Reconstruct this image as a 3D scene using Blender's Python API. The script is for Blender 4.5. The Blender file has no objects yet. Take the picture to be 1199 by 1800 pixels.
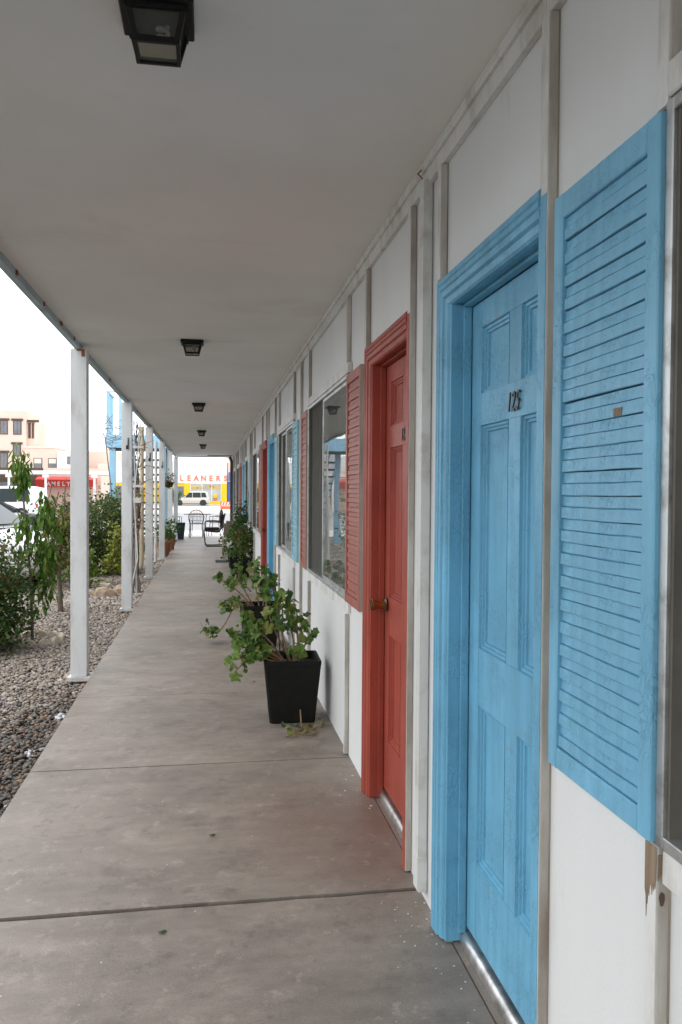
import bpy, bmesh, math, random
import numpy as np
from mathutils import Vector, Matrix
R = math.radians
random.seed(7); rng = np.random.default_rng(11)
sc = bpy.context.scene
col = sc.collection

# ------------------------------------------------------------------ camera, sky, sun, exposure
cam_d = bpy.data.cameras.new('camera'); cam = bpy.data.objects.new('camera', cam_d); col.objects.link(cam)
cam_d.sensor_fit = 'VERTICAL'; cam_d.sensor_height = 36; cam_d.lens = 28.4; cam_d.clip_end = 2000; cam_d.clip_start = .05
yaw, pitch, roll = R(9.35), R(-1.31), R(.385)
f0 = Vector((math.sin(yaw), math.cos(yaw), 0)); r0 = Vector((math.cos(yaw), -math.sin(yaw), 0)); u0 = Vector((0, 0, 1))
f1 = f0*math.cos(pitch) + u0*math.sin(pitch); u1 = u0*math.cos(pitch) - f0*math.sin(pitch)
r2 = r0*math.cos(roll) + u1*math.sin(roll); u2 = u1*math.cos(roll) - r0*math.sin(roll)
cam.matrix_world = Matrix(((r2.x, u2.x, -f1.x, 0), (r2.y, u2.y, -f1.y, 0), (r2.z, u2.z, -f1.z, 1.40), (0, 0, 0, 1)))
sc.camera = cam
SUN_EL, SUN_AZ = 62, 285          # azimuth: where the sun stands, clockwise from +Y
w = bpy.data.worlds.new('World'); sc.world = w; w.use_nodes = True
nt = w.node_tree; bg = nt.nodes['Background']
sky = nt.nodes.new('ShaderNodeTexSky'); sky.sky_type = 'NISHITA'; sky.sun_disc = False
sky.sun_elevation = R(SUN_EL); sky.sun_rotation = R(SUN_AZ); sky.air_density = 1.0; sky.dust_density = 2.0; sky.ozone_density = 1.0
hs = nt.nodes.new('ShaderNodeHueSaturation'); hs.inputs['Saturation'].default_value = .22
ov = nt.nodes.new('ShaderNodeMix'); ov.data_type = 'RGBA'; ov.inputs[0].default_value = .72; ov.inputs[7].default_value = (9.6, 10.0, 10.5, 1)   # the even white cloud deck
nt.links.new(sky.outputs[0], hs.inputs['Color']); nt.links.new(hs.outputs[0], ov.inputs[6]); nt.links.new(ov.outputs[2], bg.inputs[0])
bg.inputs[1].default_value = .15
sun_d = bpy.data.lights.new('sun', 'SUN'); sun_d.energy = .5; sun_d.angle = R(60); sun_d.color = (1, .98, .95)
sun = bpy.data.objects.new('sun', sun_d); col.objects.link(sun)
az = R(SUN_AZ); el = R(SUN_EL)
sun.rotation_euler = Vector((math.sin(az)*math.cos(el), math.cos(az)*math.cos(el), math.sin(el))).to_track_quat('Z', 'Y').to_euler()
vs = sc.view_settings; vs.view_transform = 'Standard'; vs.look = 'None'; vs.gamma = 1; vs.use_curve_mapping = False
vs.exposure = .9

# ------------------------------------------------------------------ materials
def new_mat(name):
    m = bpy.data.materials.new(name); m.use_nodes = True
    return m, m.node_tree, m.node_tree.nodes['Principled BSDF']
def N(t, kind, **kw):
    n = t.nodes.new(kind)
    for k, v in kw.items():
        if k in n.inputs: n.inputs[k].default_value = v
        else: setattr(n, k, v)
    return n
def ramp(t, fac, stops):
    r = N(t, 'ShaderNodeValToRGB'); cr = r.color_ramp
    while len(cr.elements) < len(stops): cr.elements.new(.5)
    for e, (p, c) in zip(cr.elements, stops):
        e.position = p; e.color = (*c, 1) if len(c) == 3 else c
    t.links.new(fac, r.inputs[0]); return r.outputs[0]
def g(v): return (v, v, v)
def mixc(t, fac, a, b, mode='MIX'):
    n = N(t, 'ShaderNodeMix', data_type='RGBA', blend_type=mode)
    for s, val in ((0, fac), (6, a), (7, b)):
        if hasattr(val, 'is_linked') or hasattr(val, 'links'): t.links.new(val, n.inputs[s])
        else: n.inputs[s].default_value = val if s == 0 else (*val, 1)
    return n.outputs[2]
def coords(t): return N(t, 'ShaderNodeTexCoord').outputs['Object']
def noise(t, co, scale, detail=4, rough=.55, out='Fac', stretch=None):
    n = N(t, 'ShaderNodeTexNoise', Scale=scale, Detail=detail, Roughness=rough)
    if stretch:
        mp = N(t, 'ShaderNodeMapping'); mp.inputs['Scale'].default_value = stretch
        t.links.new(co, mp.inputs[0]); co = mp.outputs[0]
    t.links.new(co, n.inputs['Vector']); return n.outputs[out]
def bump(t, b, h, strength=.3, dist=.01, prev=None):
    n = N(t, 'ShaderNodeBump', Strength=strength, Distance=dist)
    t.links.new(h, n.inputs['Height'])
    if prev: t.links.new(prev, n.inputs['Normal'])
    t.links.new(n.outputs[0], b.inputs['Normal']); return n.outputs[0]
def plain(name, c, rough=.6, var=.12, scale=5, bmp=.0, bscale=80, metal=0, dirt=None, dirt_amt=.35, dscale=3, spec=.4, stretch=None):
    m, t, b = new_mat(name); co = coords(t)
    n = noise(t, co, scale, 5, stretch=stretch)
    c0 = tuple(x*(1-var) for x in c); c1 = tuple(min(1, x*(1+var)) for x in c)
    out = ramp(t, n, [(.3, c0), (.7, c1)])
    if dirt:
        d = ramp(t, noise(t, co, dscale, 8, .65, stretch=stretch), [(.62-dirt_amt*.4, g(0)), (.80, g(1))])
        out = mixc(t, d, out, dirt)
    t.links.new(out, b.inputs['Base Color'])
    b.inputs['Roughness'].default_value = rough; b.inputs['Metallic'].default_value = metal
    b.inputs['Specular IOR Level'].default_value = spec
    if bmp: bump(t, b, noise(t, co, bscale, 4), bmp, .004)
    return m
def paint(name, c, dark, wood, crack=1.0, rough=.45, chips=.0):
    """old brush paint: fine crackle (voronoi cell edges stretched along the grain), faded patches, a few bare chips"""
    m, t, b = new_mat(name); co = coords(t)
    warp = N(t, 'ShaderNodeVectorMath', operation='ADD')
    wn = N(t, 'ShaderNodeTexNoise', Scale=26, Detail=5); t.links.new(co, wn.inputs['Vector'])
    sc_ = N(t, 'ShaderNodeVectorMath', operation='SCALE'); sc_.inputs['Scale'].default_value = .05
    t.links.new(wn.outputs['Color'], sc_.inputs[0]); t.links.new(co, warp.inputs[0]); t.links.new(sc_.outputs[0], warp.inputs[1])
    mp = N(t, 'ShaderNodeMapping'); mp.inputs['Scale'].default_value = (1, 1, .30); t.links.new(warp.outputs[0], mp.inputs[0])
    v = N(t, 'ShaderNodeTexVoronoi', feature='DISTANCE_TO_EDGE', Scale=105); t.links.new(mp.outputs[0], v.inputs['Vector'])
    line = ramp(t, v.outputs['Distance'], [(.0, g(1)), (.10, g(0))])
    mask = ramp(t, noise(t, co, 5.5, 6, .7), [(.44, g(0)), (.60, g(1))])
    cf = N(t, 'ShaderNodeMath', operation='MULTIPLY'); t.links.new(line, cf.inputs[0]); t.links.new(mask, cf.inputs[1])
    cf2 = N(t, 'ShaderNodeMath', operation='MULTIPLY'); t.links.new(cf.outputs[0], cf2.inputs[0]); cf2.inputs[1].default_value = .30*crack
    fade = noise(t, co, 2.2, 6, .6)
    base = ramp(t, fade, [(.3, tuple(x*.87 for x in c)), (.72, tuple(min(1, x*1.11) for x in c))])
    streak = ramp(t, noise(t, co, 9, 5, .6, stretch=(3, 3, .25)), [(.33, g(.84)), (.7, g(1.08))])
    base = mixc(t, 1.0, base, streak, 'MULTIPLY')
    o = mixc(t, cf2.outputs[0], base, dark)
    if chips:
        ch = ramp(t, noise(t, co, 26, 5, .6, stretch=(1, .6, 1)), [(.735-.02*chips, g(0)), (.745-.02*chips, g(1))])
        o = mixc(t, ch, o, wood)
    t.links.new(o, b.inputs['Base Color']); b.inputs['Roughness'].default_value = rough; b.inputs['Specular IOR Level'].default_value = .35
    inv = N(t, 'ShaderNodeMath', operation='SUBTRACT'); inv.inputs[0].default_value = 1; t.links.new(cf.outputs[0], inv.inputs[1])
    b1 = bump(t, b, inv.outputs[0], .7, .0016)
    bump(t, b, noise(t, co, 45, 5, .6, stretch=(3, 3, .3)), .22, .002, b1)
    return m
def attr_mat(name, rough=.6, translucent=0, spec=.3, bmp=0):
    m, t, b = new_mat(name)
    a = N(t, 'ShaderNodeAttribute', attribute_name='Col'); t.links.new(a.outputs['Color'], b.inputs['Base Color'])
    b.inputs['Roughness'].default_value = rough; b.inputs['Specular IOR Level'].default_value = spec
    if bmp: bump(t, b, noise(t, coords(t), 220, 3), bmp, .003)
    if translucent:
        tr = N(t, 'ShaderNodeBsdfTranslucent'); t.links.new(a.outputs['Color'], tr.inputs[0])
        mx = N(t, 'ShaderNodeMixShader'); mx.inputs[0].default_value = translucent
        t.links.new(b.outputs[0], mx.inputs[1]); t.links.new(tr.outputs[0], mx.inputs[2])
        t.links.new(mx.outputs[0], t.nodes['Material Output'].inputs[0])
    return m
def leaf_mat(name, c, var=.3):
    m, t, b = new_mat(name); co = coords(t)
    o = ramp(t, noise(t, co, 30, 3), [(.3, tuple(x*(1-var) for x in c)), (.7, tuple(x*(1+var) for x in c))])
    t.links.new(o, b.inputs['Base Color']); b.inputs['Roughness'].default_value = .5; b.inputs['Specular IOR Level'].default_value = .3
    tr = N(t, 'ShaderNodeBsdfTranslucent'); t.links.new(o, tr.inputs[0])
    mx = N(t, 'ShaderNodeMixShader'); mx.inputs[0].default_value = .3
    t.links.new(b.outputs[0], mx.inputs[1]); t.links.new(tr.outputs[0], mx.inputs[2]); t.links.new(mx.outputs[0], t.nodes['Material Output'].inputs[0])
    return m
def glass(name, tint=(.9, .95, .93), refl=1.0):
    m = bpy.data.materials.new(name); m.use_nodes = True; t = m.node_tree
    t.nodes.remove(t.nodes['Principled BSDF'])
    lw = N(t, 'ShaderNodeLayerWeight', Blend=.5); pw = N(t, 'ShaderNodeMath', operation='POWER'); t.links.new(lw.outputs['Facing'], pw.inputs[0]); pw.inputs[1].default_value = 4.2
    mu = N(t, 'ShaderNodeMath', operation='MULTIPLY_ADD', use_clamp=True); t.links.new(pw.outputs[0], mu.inputs[0]); mu.inputs[1].default_value = .80*refl; mu.inputs[2].default_value = .05*refl
    tr = N(t, 'ShaderNodeBsdfTransparent'); tr.inputs[0].default_value = (*tint, 1)
    gl = N(t, 'ShaderNodeBsdfGlossy'); gl.inputs['Roughness'].default_value = .015
    wob = N(t, 'ShaderNodeBump', Strength=.12, Distance=.01); t.links.new(noise(t, coords(t), 2.2, 1), wob.inputs['Height']); t.links.new(wob.outputs[0], gl.inputs['Normal'])
    mx = N(t, 'ShaderNodeMixShader'); t.links.new(mu.outputs[0], mx.inputs[0]); t.links.new(tr.outputs[0], mx.inputs[1]); t.links.new(gl.outputs[0], mx.inputs[2])
    df = N(t, 'ShaderNodeBsdfDiffuse'); df.inputs[0].default_value = (.30, .30, .27, 1)          # dusty film
    m2 = N(t, 'ShaderNodeMixShader'); t.links.new(ramp(t, noise(t, coords(t), 3, 5), [(.3, g(.06)), (.7, g(.20))]), m2.inputs[0])
    t.links.new(mx.outputs[0], m2.inputs[1]); t.links.new(df.outputs[0], m2.inputs[2])
    t.links.new(m2.outputs[0], t.nodes['Material Output'].inputs[0]); return m
def concrete(name, base, red=False, fine=1.0):
    m, t, b = new_mat(name)
    co = N(t, 'ShaderNodeNewGeometry').outputs['Position']
    o = ramp(t, noise(t, co, 1.1, 8, .66), [(.30, tuple(x*.74 for x in base)), (.5, base), (.72, tuple(x*1.24 for x in base))])
    o = mixc(t, 1, o, ramp(t, noise(t, co, 3.2, 8, .7, stretch=(.75, 1.5, 1)), [(.30, (.80, .79, .78)), (.68, g(1.10))]), 'MULTIPLY')
    o = mixc(t, 1, o, ramp(t, noise(t, co, 16, 6, .72, stretch=(.7, 1.2, 1)), [(.28, g(.86)), (.72, g(1.10))]), 'MULTIPLY')
    # blotchy dark stains and pale scuffs
    o = mixc(t, ramp(t, noise(t, co, 4.5, 7, .7), [(.53, g(0)), (.66, g(.5))]), o, tuple(x*.42 for x in base))
    o = mixc(t, ramp(t, noise(t, co, 7.3, 6, .7), [(.57, g(0)), (.68, g(.4))]), o, tuple(min(1, x*1.7) for x in base))
    o = mixc(t, 1, o, ramp(t, noise(t, co, 160, 3, .7), [(.3, g(.82)), (.7, g(1.12))]), 'MULTIPLY')
    v = N(t, 'ShaderNodeTexVoronoi', Scale=55); t.links.new(co, v.inputs['Vector'])
    pit = ramp(t, v.outputs['Distance'], [(.06, g(1)), (.11, g(0))])
    pm = N(t, 'ShaderNodeMath', operation='MULTIPLY'); t.links.new(pit, pm.inputs[0])
    t.links.new(ramp(t, noise(t, co, 2.7, 3), [(.56, g(0)), (.62, g(.8))]), pm.inputs[1])
    o = mixc(t, pm.outputs[0], o, tuple(x*.35 for x in base))
    if red:   # red door paint washed over the slab in front of the red door
        d = N(t, 'ShaderNodeVectorMath', operation='DISTANCE'); t.links.new(co, d.inputs[0]); d.inputs[1].default_value = (.66, 3.33, 0)
        mu = N(t, 'ShaderNodeMath', operation='MULTIPLY'); t.links.new(ramp(t, d.outputs['Value'], [(.1, g(.62)), (.66, g(0))]), mu.inputs[0])
        t.links.new(ramp(t, noise(t, co, 3, 5), [(.3, g(.4)), (.7, g(1))]), mu.inputs[1])
        o = mixc(t, mu.outputs[0], o, (.20, .105, .072))
    o = mixc(t, ramp(t, noise(t, co, 5.5, 9, .78), [(.585, g(0)), (.62, g(.50))]), o, tuple(x*.45 for x in base))      # smudged dark marks
    o = mixc(t, ramp(t, noise(t, co, 11, 8, .75, stretch=(1, .8, 1)), [(.60, g(0)), (.64, g(.42))]), o, tuple(min(1, x*1.75) for x in base))   # pale scuffs
    t.links.new(o, b.inputs['Base Color']); b.inputs['Roughness'].default_value = .50; b.inputs['Specular IOR Level'].default_value = .62
    b1 = bump(t, b, noise(t, co, 120, 5, .7), .22*fine, .004)
    bump(t, b, noise(t, co, 5, 4), .15*fine, .02, b1)
    return m

BLUE_C = (.155, .420, .600); RED_C = (.37, .064, .038)
M = {}
M['blue'] = paint('blue paint', BLUE_C, (.035, .13, .22), (.34, .20, .10), 1.0, chips=.6)
M['blue_shutter'] = paint('blue shutter paint', (.175, .430, .60), (.04, .15, .25), (.40, .24, .11), .8, chips=.15)
M['pale_blue'] = paint('faded blue paint', (.27, .50, .58), (.1, .25, .33), (.34, .24, .15), .6)
M['red'] = paint('red paint', RED_C, (.10, .012, .01), (.30, .16, .10), .6, chips=.2)
M['red_shutter'] = paint('faded red paint', (.39, .125, .092), (.13, .03, .03), (.3, .2, .15), .6, chips=.2)
M['white'] = plain('white wall paint', (.70, .70, .685), .6, .05, 2.2, .18, 110, dirt=(.55, .51, .45), dirt_amt=-.05, dscale=3.0, stretch=(1, 1, .22))
M['trim'] = plain('white trim paint', (.70, .69, .66), .55, .06, 4, .25, 60, dirt=(.36, .31, .24), dirt_amt=.42, dscale=9, stretch=(1, 1, .35))
M['batten'] = plain('weathered batten paint', (.52, .50, .45), .6, .16, 5, .3, 70, dirt=(.20, .15, .105), dirt_amt=.60, dscale=8, stretch=(1, 1, .3))
M['caulk'] = plain('stained caulk', (.40, .34, .26), .8, .3, 8, .3, 60, dirt=(.13, .085, .05), dirt_amt=.9, dscale=7, stretch=(1, 1, .4))
M['bare_wood'] = plain('bare weathered wood', (.26, .185, .125), .8, .35, 14, .5, 90, stretch=(3, 3, .2))
M['grey_wood'] = plain('grey weathered wood', (.36, .33, .28), .8, .25, 12, .4, 80, stretch=(3, 3, .25))
M['ceiling'] = plain('ceiling paint', (.81, .785, .75), .65, .05, 1.3, .10, 60, dirt=(.70, .65, .59), dirt_amt=.1, dscale=.9)
M['post'] = plain('white post paint', (.74, .74, .73), .5, .05, 4, .2, 50, dirt=(.42, .39, .36), dirt_amt=.30, dscale=7, stretch=(1, 1, .3))
M['drip'] = plain('blue grey fascia paint', (.40, .50, .53), .55, .12, 6, .2, 60, dirt=(.25, .13, .07), dirt_amt=.25, dscale=12)
M['rust'] = plain('rust', (.25, .10, .035), .85, .4, 30, .4, 100)
M['alu'] = plain('dull aluminium', (.55, .56, .55), .42, .12, 8, .1, 120, metal=.85, dirt=(.16, .14, .11), dirt_amt=.3, dscale=14)
M['dark_alu'] = plain('oxidised window track', (.12, .11, .09), .6, .2, 9)
M['sill_metal'] = plain('worn aluminium threshold', (.62, .61, .60), .33, .15, 12, .15, 60, metal=.9, dirt=(.16, .14, .12), dirt_amt=.45, dscale=20)
M['glass'] = glass('window glass')
M['clear'] = glass('lantern glass', (.62, .60, .52), .7)
M['screen'] = plain('insect screen', (.060, .056, .046), .85, .2, 8)
M['curtain'] = plain('curtain cloth', (.20, .205, .18), .85, .2, 3, stretch=(4, 8, .3))
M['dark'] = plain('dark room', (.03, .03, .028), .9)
M['black'] = plain('black lantern enamel', (.010, .010, .010), .5, .2, 10, .1, 80, spec=.2)
M['planter'] = plain('black planter resin', (.007, .007, .006), .62, .25, 20, .35, 150, spec=.2)
M['soil'] = plain('potting soil', (.035, .025, .016), .95, .5, 40, 1, 60)
M['number'] = plain('black number metal', (.016, .013, .012), .4, .6, 40, dirt=(.10, .055, .02), dirt_amt=.35, dscale=30)
M['brass'] = plain('brown glazed knob', (.28, .085, .022), .25, .25, 10, metal=.35)
M['dark_brass'] = plain('aged brass rose', (.10, .07, .04), .35, .3, 20, metal=.7)
M['concrete'] = concrete('walkway concrete', (.250, .208, .172), True)
M['patio'] = concrete('patio concrete', (.48, .46, .44))
M['asphalt'] = concrete('asphalt', (.20, .20, .20))
M['road'] = concrete('road surface', (.50, .49, .47))
M['pink_walk'] = concrete('pavement', (.47, .38, .34))
M['gravel_bed'] = plain('gravel bed', (.095, .08, .066), .9, .5, 40, 1, 60)
M['pebble'] = attr_mat('pebble stone', .55, 0, .4, .2)
M['leaf'] = attr_mat('leaf', .55, .30, .18)
M['bark'] = plain('bark', (.15, .115, .085), .9, .35, 20, .8, 60, stretch=(2, 2, .4))
M['vine'] = plain('grey vine bark', (.20, .15, .12), .9, .35, 20, .8, 60)
M['stem'] = plain('geranium stem', (.25, .16, .085), .7, .4, 25, .3, 80)
M['green_stem'] = plain('green stem', (.16, .22, .06), .6, .3, 25)
M['pipe'] = plain('cream drain pipe', (.55, .47, .33), .5, .12, 5, .1, 60, dirt=(.30, .13, .05), dirt_amt=.30, dscale=9, stretch=(1, 1, .4))
M['pipe_white'] = plain('white square pipe', (.62, .62, .59), .5, .06, 5, .1, 60, dirt=(.40, .36, .3), dirt_amt=.25, dscale=6)
M['stairs_blue'] = plain('blue stair paint', (.30, .54, .70), .5, .1, 4, .1, 50)
M['stairs_dark'] = plain('dark stair tread', (.045, .055, .06), .8, .2, 6)
M['iron'] = plain('dark wrought iron', (.030, .028, .028), .5, .3, 20)
M['sling'] = plain('dark brown woven sling', (.030, .018, .014), .8, .3, 60, .5, 200)
M['cushion'] = plain('taupe cushion', (.19, .15, .12), .9, .2, 20)
M['terracotta'] = plain('terracotta', (.30, .13, .07), .8, .2, 8)
M['bin'] = plain('dark teal planter', (.012, .028, .032), .5, .2, 8)
M['car_white'] = plain('white car paint', (.78, .79, .80), .22, .02, 3, spec=.6)
M['car_tan'] = plain('tan metallic paint', (.55, .51, .46), .3, .04, 3, metal=.2)
M['car_glass'] = plain('tinted car glass', (.02, .03, .03), .08, .1, 3, spec=.22)
M['tyre'] = plain('tyre rubber', (.018, .018, .018), .85)
M['rim'] = plain('alloy wheel', (.55, .56, .57), .3, .1, 8, metal=.8)
M['plastic'] = plain('black car plastic', (.02, .02, .022), .6)
M['lamp_lens'] = plain('headlight lens', (.5, .53, .55), .1, .2, 12, metal=.4)
M['tail'] = plain('tail light', (.45, .03, .02), .3)
M['pink'] = plain('pink stucco', (.74, .55, .46), .85, .06, .3, .2, 4)
M['brown_wood'] = plain('dark brown lintel', (.10, .065, .045), .8)
M['dusk_glass'] = plain('far window glass', (.16, .17, .18), .15, .2, 1)
M['shop_glass'] = plain('bright shop window', (.42, .44, .43), .1, .3, .6)
M['cream'] = plain('cream stucco', (.70, .64, .55), .8, .05, .5)
M['white_far'] = plain('white stucco', (.80, .78, .76), .8, .04, .4)
M['yellow'] = plain('yellow shop paint', (.80, .50, .012), .6, .05, .7)
M['sign_red'] = plain('red orange sign letters', (.66, .20, .085), .6)
M['awning'] = plain('red awning cloth', (.62, .065, .05), .8)
M['shop_blue'] = plain('blue shop paint', (.07, .13, .40), .6)
M['sign_yellow'] = plain('yellow window lettering', (.75, .45, .05), .6)
M['orange'] = plain('orange barricade', (.80, .16, .06), .5)
M['stone'] = plain('tan rock', (.36, .27, .19), .85, .3, 6, .8, 25)
M['edging'] = plain('pale edging stone', (.60, .53, .42), .85, .2, 10, .5, 40)
M['fleck'] = plain('paint flake', (.62, .63, .62), .7)
M['mat'] = plain('dark doormat', (.04, .045, .05), .95)
for nm, c in (('g1', (.085, .16, .028)), ('g2', (.15, .24, .045)), ('g3', (.045, .10, .028)), ('g4', (.24, .25, .06)), ('dry', (.26, .19, .085))):
    M['ger_'+nm] = leaf_mat('geranium leaf '+nm, c)

# ------------------------------------------------------------------ mesh helpers
class MB:
    def __init__(s): s.v = []; s.f = []
    def box(s, x0, x1, y0, y1, z0, z1):
        b = len(s.v)
        s.v += [(x0, y0, z0), (x1, y0, z0), (x1, y1, z0), (x0, y1, z0), (x0, y0, z1), (x1, y0, z1), (x1, y1, z1), (x0, y1, z1)]
        s.f += [tuple(b+i for i in q) for q in ((0, 3, 2, 1), (4, 5, 6, 7), (0, 1, 5, 4), (1, 2, 6, 5), (2, 3, 7, 6), (3, 0, 4, 7))]
        return s
    def grid(s, rows, close=False):
        """rows of equally many points, joined by quads"""
        b = len(s.v); n = len(rows[0])
        for r in rows: s.v += [tuple(p) for p in r]
        for i in range(len(rows)-1):
            for j in range(n if close else n-1):
                k = (j+1) % n
                s.f.append((b+i*n+j, b+i*n+k, b+(i+1)*n+k, b+(i+1)*n+j))
        return s
    def poly(s, pts):
        b = len(s.v); s.v += [tuple(p) for p in pts]; s.f.append(tuple(range(b, b+len(pts)))); return s
    def prism(s, pts, axis, a0, a1):
        """2-D outline extruded along an axis (0 x, 1 y, 2 z)"""
        def P(p, a):
            q = list(p); q.insert(axis, a); return tuple(q)
        n = len(pts); b = len(s.v)
        s.v += [P(p, a0) for p in pts] + [P(p, a1) for p in pts]
        for i in range(n):
            j = (i+1) % n; s.f.append((b+i, b+j, b+n+j, b+n+i))
        s.f.append(tuple(b+i for i in range(n))[::-1]); s.f.append(tuple(b+n+i for i in range(n)))
        return s
    def tube(s, pts, r, n=6, cap=True):
        pts = [Vector(p) for p in pts]; rows = []
        for i, p in enumerate(pts):
            d = (pts[min(i+1, len(pts)-1)] - pts[max(i-1, 0)]).normalized()
            a = d.orthogonal().normalized() if i == 0 else (a - d*a.dot(d)).normalized()
            c = d.cross(a); rr = r[i] if isinstance(r, (list, tuple)) else r
            rows.append([p + (a*math.cos(2*math.pi*k/n) + c*math.sin(2*math.pi*k/n))*rr for k in range(n)])
        b = len(s.v); s.grid(rows, True)
        if cap:
            s.f.append(tuple(b+k for k in range(n))[::-1]); s.f.append(tuple(b+(len(rows)-1)*n+k for k in range(n)))
        return s
    def lathe(s, prof, axis='z', c=(0, 0, 0), n=16):
        rows = []
        for r, h in prof:
            row = []
            for k in range(n):
                a = 2*math.pi*k/n; p = (r*math.cos(a), r*math.sin(a), h)
                if axis == 'x': p = (h, r*math.cos(a), r*math.sin(a))
                if axis == 'y': p = (r*math.cos(a), h, r*math.sin(a))
                row.append((p[0]+c[0], p[1]+c[1], p[2]+c[2]))
            rows.append(row)
        b = len(s.v); s.grid(rows, True); s.f.append(tuple(b+k for k in range(n))); s.f.append(tuple(b+(len(rows)-1)*n+k for k in range(n)))
        return s
    def mesh(s, name, m, smooth=False, fix=True):
        me = bpy.data.meshes.new(name); me.from_pydata(s.v, [], s.f); me.materials.append(M[m] if isinstance(m, str) else m)
        if fix:
            bm = bmesh.new(); bm.from_mesh(me); bmesh.ops.recalc_face_normals(bm, faces=bm.faces); bm.to_mesh(me); bm.free()
        if smooth:
            for p in me.polygons: p.use_smooth = True
            me.set_sharp_from_angle(angle=R(38))
        return me
    def build(s, name, m, parent=None, smooth=False, bevel=0, loc=(0, 0, 0)):
        me = s.mesh(name, m, smooth)
        if bevel:
            bm = bmesh.new(); bm.from_mesh(me)
            bmesh.ops.bevel(bm, geom=[e for e in bm.edges if e.is_manifold and e.calc_face_angle(0) > .5], offset=bevel, segments=1 if bevel < .004 else 2, affect='EDGES')
            bm.to_mesh(me); bm.free()
        return obj(name, me, parent, loc)
def obj(name, me, parent=None, loc=(0, 0, 0)):
    o = bpy.data.objects.new(name, me); col.objects.link(o); o.location = loc
    if parent: o.parent = parent
    return o
def tag(o, label=None, cat=None, group=None, kind=None):
    for k, v in (('label', label), ('category', cat), ('group', group), ('kind', kind)):
        if v: o[k] = v
    return o
def thing(name, label, cat, loc=(0, 0, 0), rz=0, group=None):
    o = bpy.data.objects.new(name, None); col.objects.link(o); o.location = loc; o.rotation_euler = (0, 0, rz); o.empty_display_size = .1
    return tag(o, label, cat, group)
def text_mesh(name, s, size, m, extrude=.003, shear=0, sx=1, offset=0, space=1):
    cu = bpy.data.curves.new(name, 'FONT'); cu.body = s; cu.size = size; cu.extrude = extrude; cu.shear = shear; cu.offset = offset
    cu.align_x = 'CENTER'; cu.resolution_u = 4; cu.space_character = space
    o = bpy.data.objects.new(name, cu); col.objects.link(o)
    me = bpy.data.meshes.new_from_object(o.evaluated_get(bpy.context.evaluated_depsgraph_get()))
    bpy.data.objects.remove(o); me.transform(Matrix.Diagonal((sx, 1, 1, 1))); me.materials.clear(); me.materials.append(M[m]); me.name = name
    return me
def cols_to(me, c_per_vert):
    a = me.color_attributes.new('Col', 'FLOAT_COLOR', 'POINT')
    a.data.foreach_set('color', np.c_[c_per_vert, np.ones(len(c_per_vert))].astype(np.float32).ravel())
def scatter_mesh(name, tv, tf, P, S, Rm, C, m, jitter=0, smooth=False):
    """many copies of one small template (tv, tf) at points P with scales S (n,3), rotations Rm (n,3,3), colours C -> one mesh"""
    tv = np.asarray(tv, float); n = len(P); k = len(tv)
    V = tv[None]*S[:, None, :]
    if jitter: V = V*(1 + rng.normal(0, jitter, (n, k, 1)))
    V = np.einsum('nij,nkj->nki', Rm, V) + P[:, None, :]
    tf = np.asarray(tf); F = (tf[None] + (np.arange(n)*k)[:, None, None]).reshape(-1, tf.shape[1])
    me = bpy.data.meshes.new(name); me.vertices.add(n*k); me.vertices.foreach_set('co', V.astype(np.float32).ravel())
    nf, q = F.shape; me.loops.add(nf*q); me.polygons.add(nf)
    me.loops.foreach_set('vertex_index', F.astype(np.int32).ravel())
    me.polygons.foreach_set('loop_start', (np.arange(nf)*q).astype(np.int32)); me.polygons.foreach_set('loop_total', np.full(nf, q, np.int32))
    me.update(calc_edges=True); me.validate()
    if smooth: me.polygons.foreach_set('use_smooth', np.ones(nf, bool))
    cols_to(me, np.repeat(C, k, 0)); me.materials.append(M[m]); return me
def rotmats(n, tilt=None, down=0.0):
    """random frames; tilt limits how far the leaf normal leans from up"""
    a = rng.uniform(0, 2*math.pi, n); t = rng.uniform(0, tilt or math.pi, n); s = rng.uniform(0, 2*math.pi, n)
    def rz(x): c, q, o, i = np.cos(x), np.sin(x), np.zeros(n), np.ones(n); return np.stack([np.stack([c, -q, o], 1), np.stack([q, c, o], 1), np.stack([o, o, i], 1)], 1)
    def ry(x): c, q, o, i = np.cos(x), np.sin(x), np.zeros(n), np.ones(n); return np.stack([np.stack([c, o, q], 1), np.stack([o, i, o], 1), np.stack([-q, o, c], 1)], 1)
    return rz(a) @ ry(t + down) @ rz(s if not down else s*0)
LEAF_V = [(0, 0, 0), (.35, .33, .05), (.35, 0, -.03), (.35, -.33, .05), (.75, .22, .03), (.75, 0, -.05), (.75, -.22, .03), (1, 0, -.08)]
LEAF_F = [(0, 2, 1, 1), (0, 3, 2, 2)]
LEAF_T = [(0, 2, 1), (0, 3, 2), (1, 2, 5), (1, 5, 4), (3, 5, 2), (3, 6, 5), (4, 5, 7), (6, 7, 5)]
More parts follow.
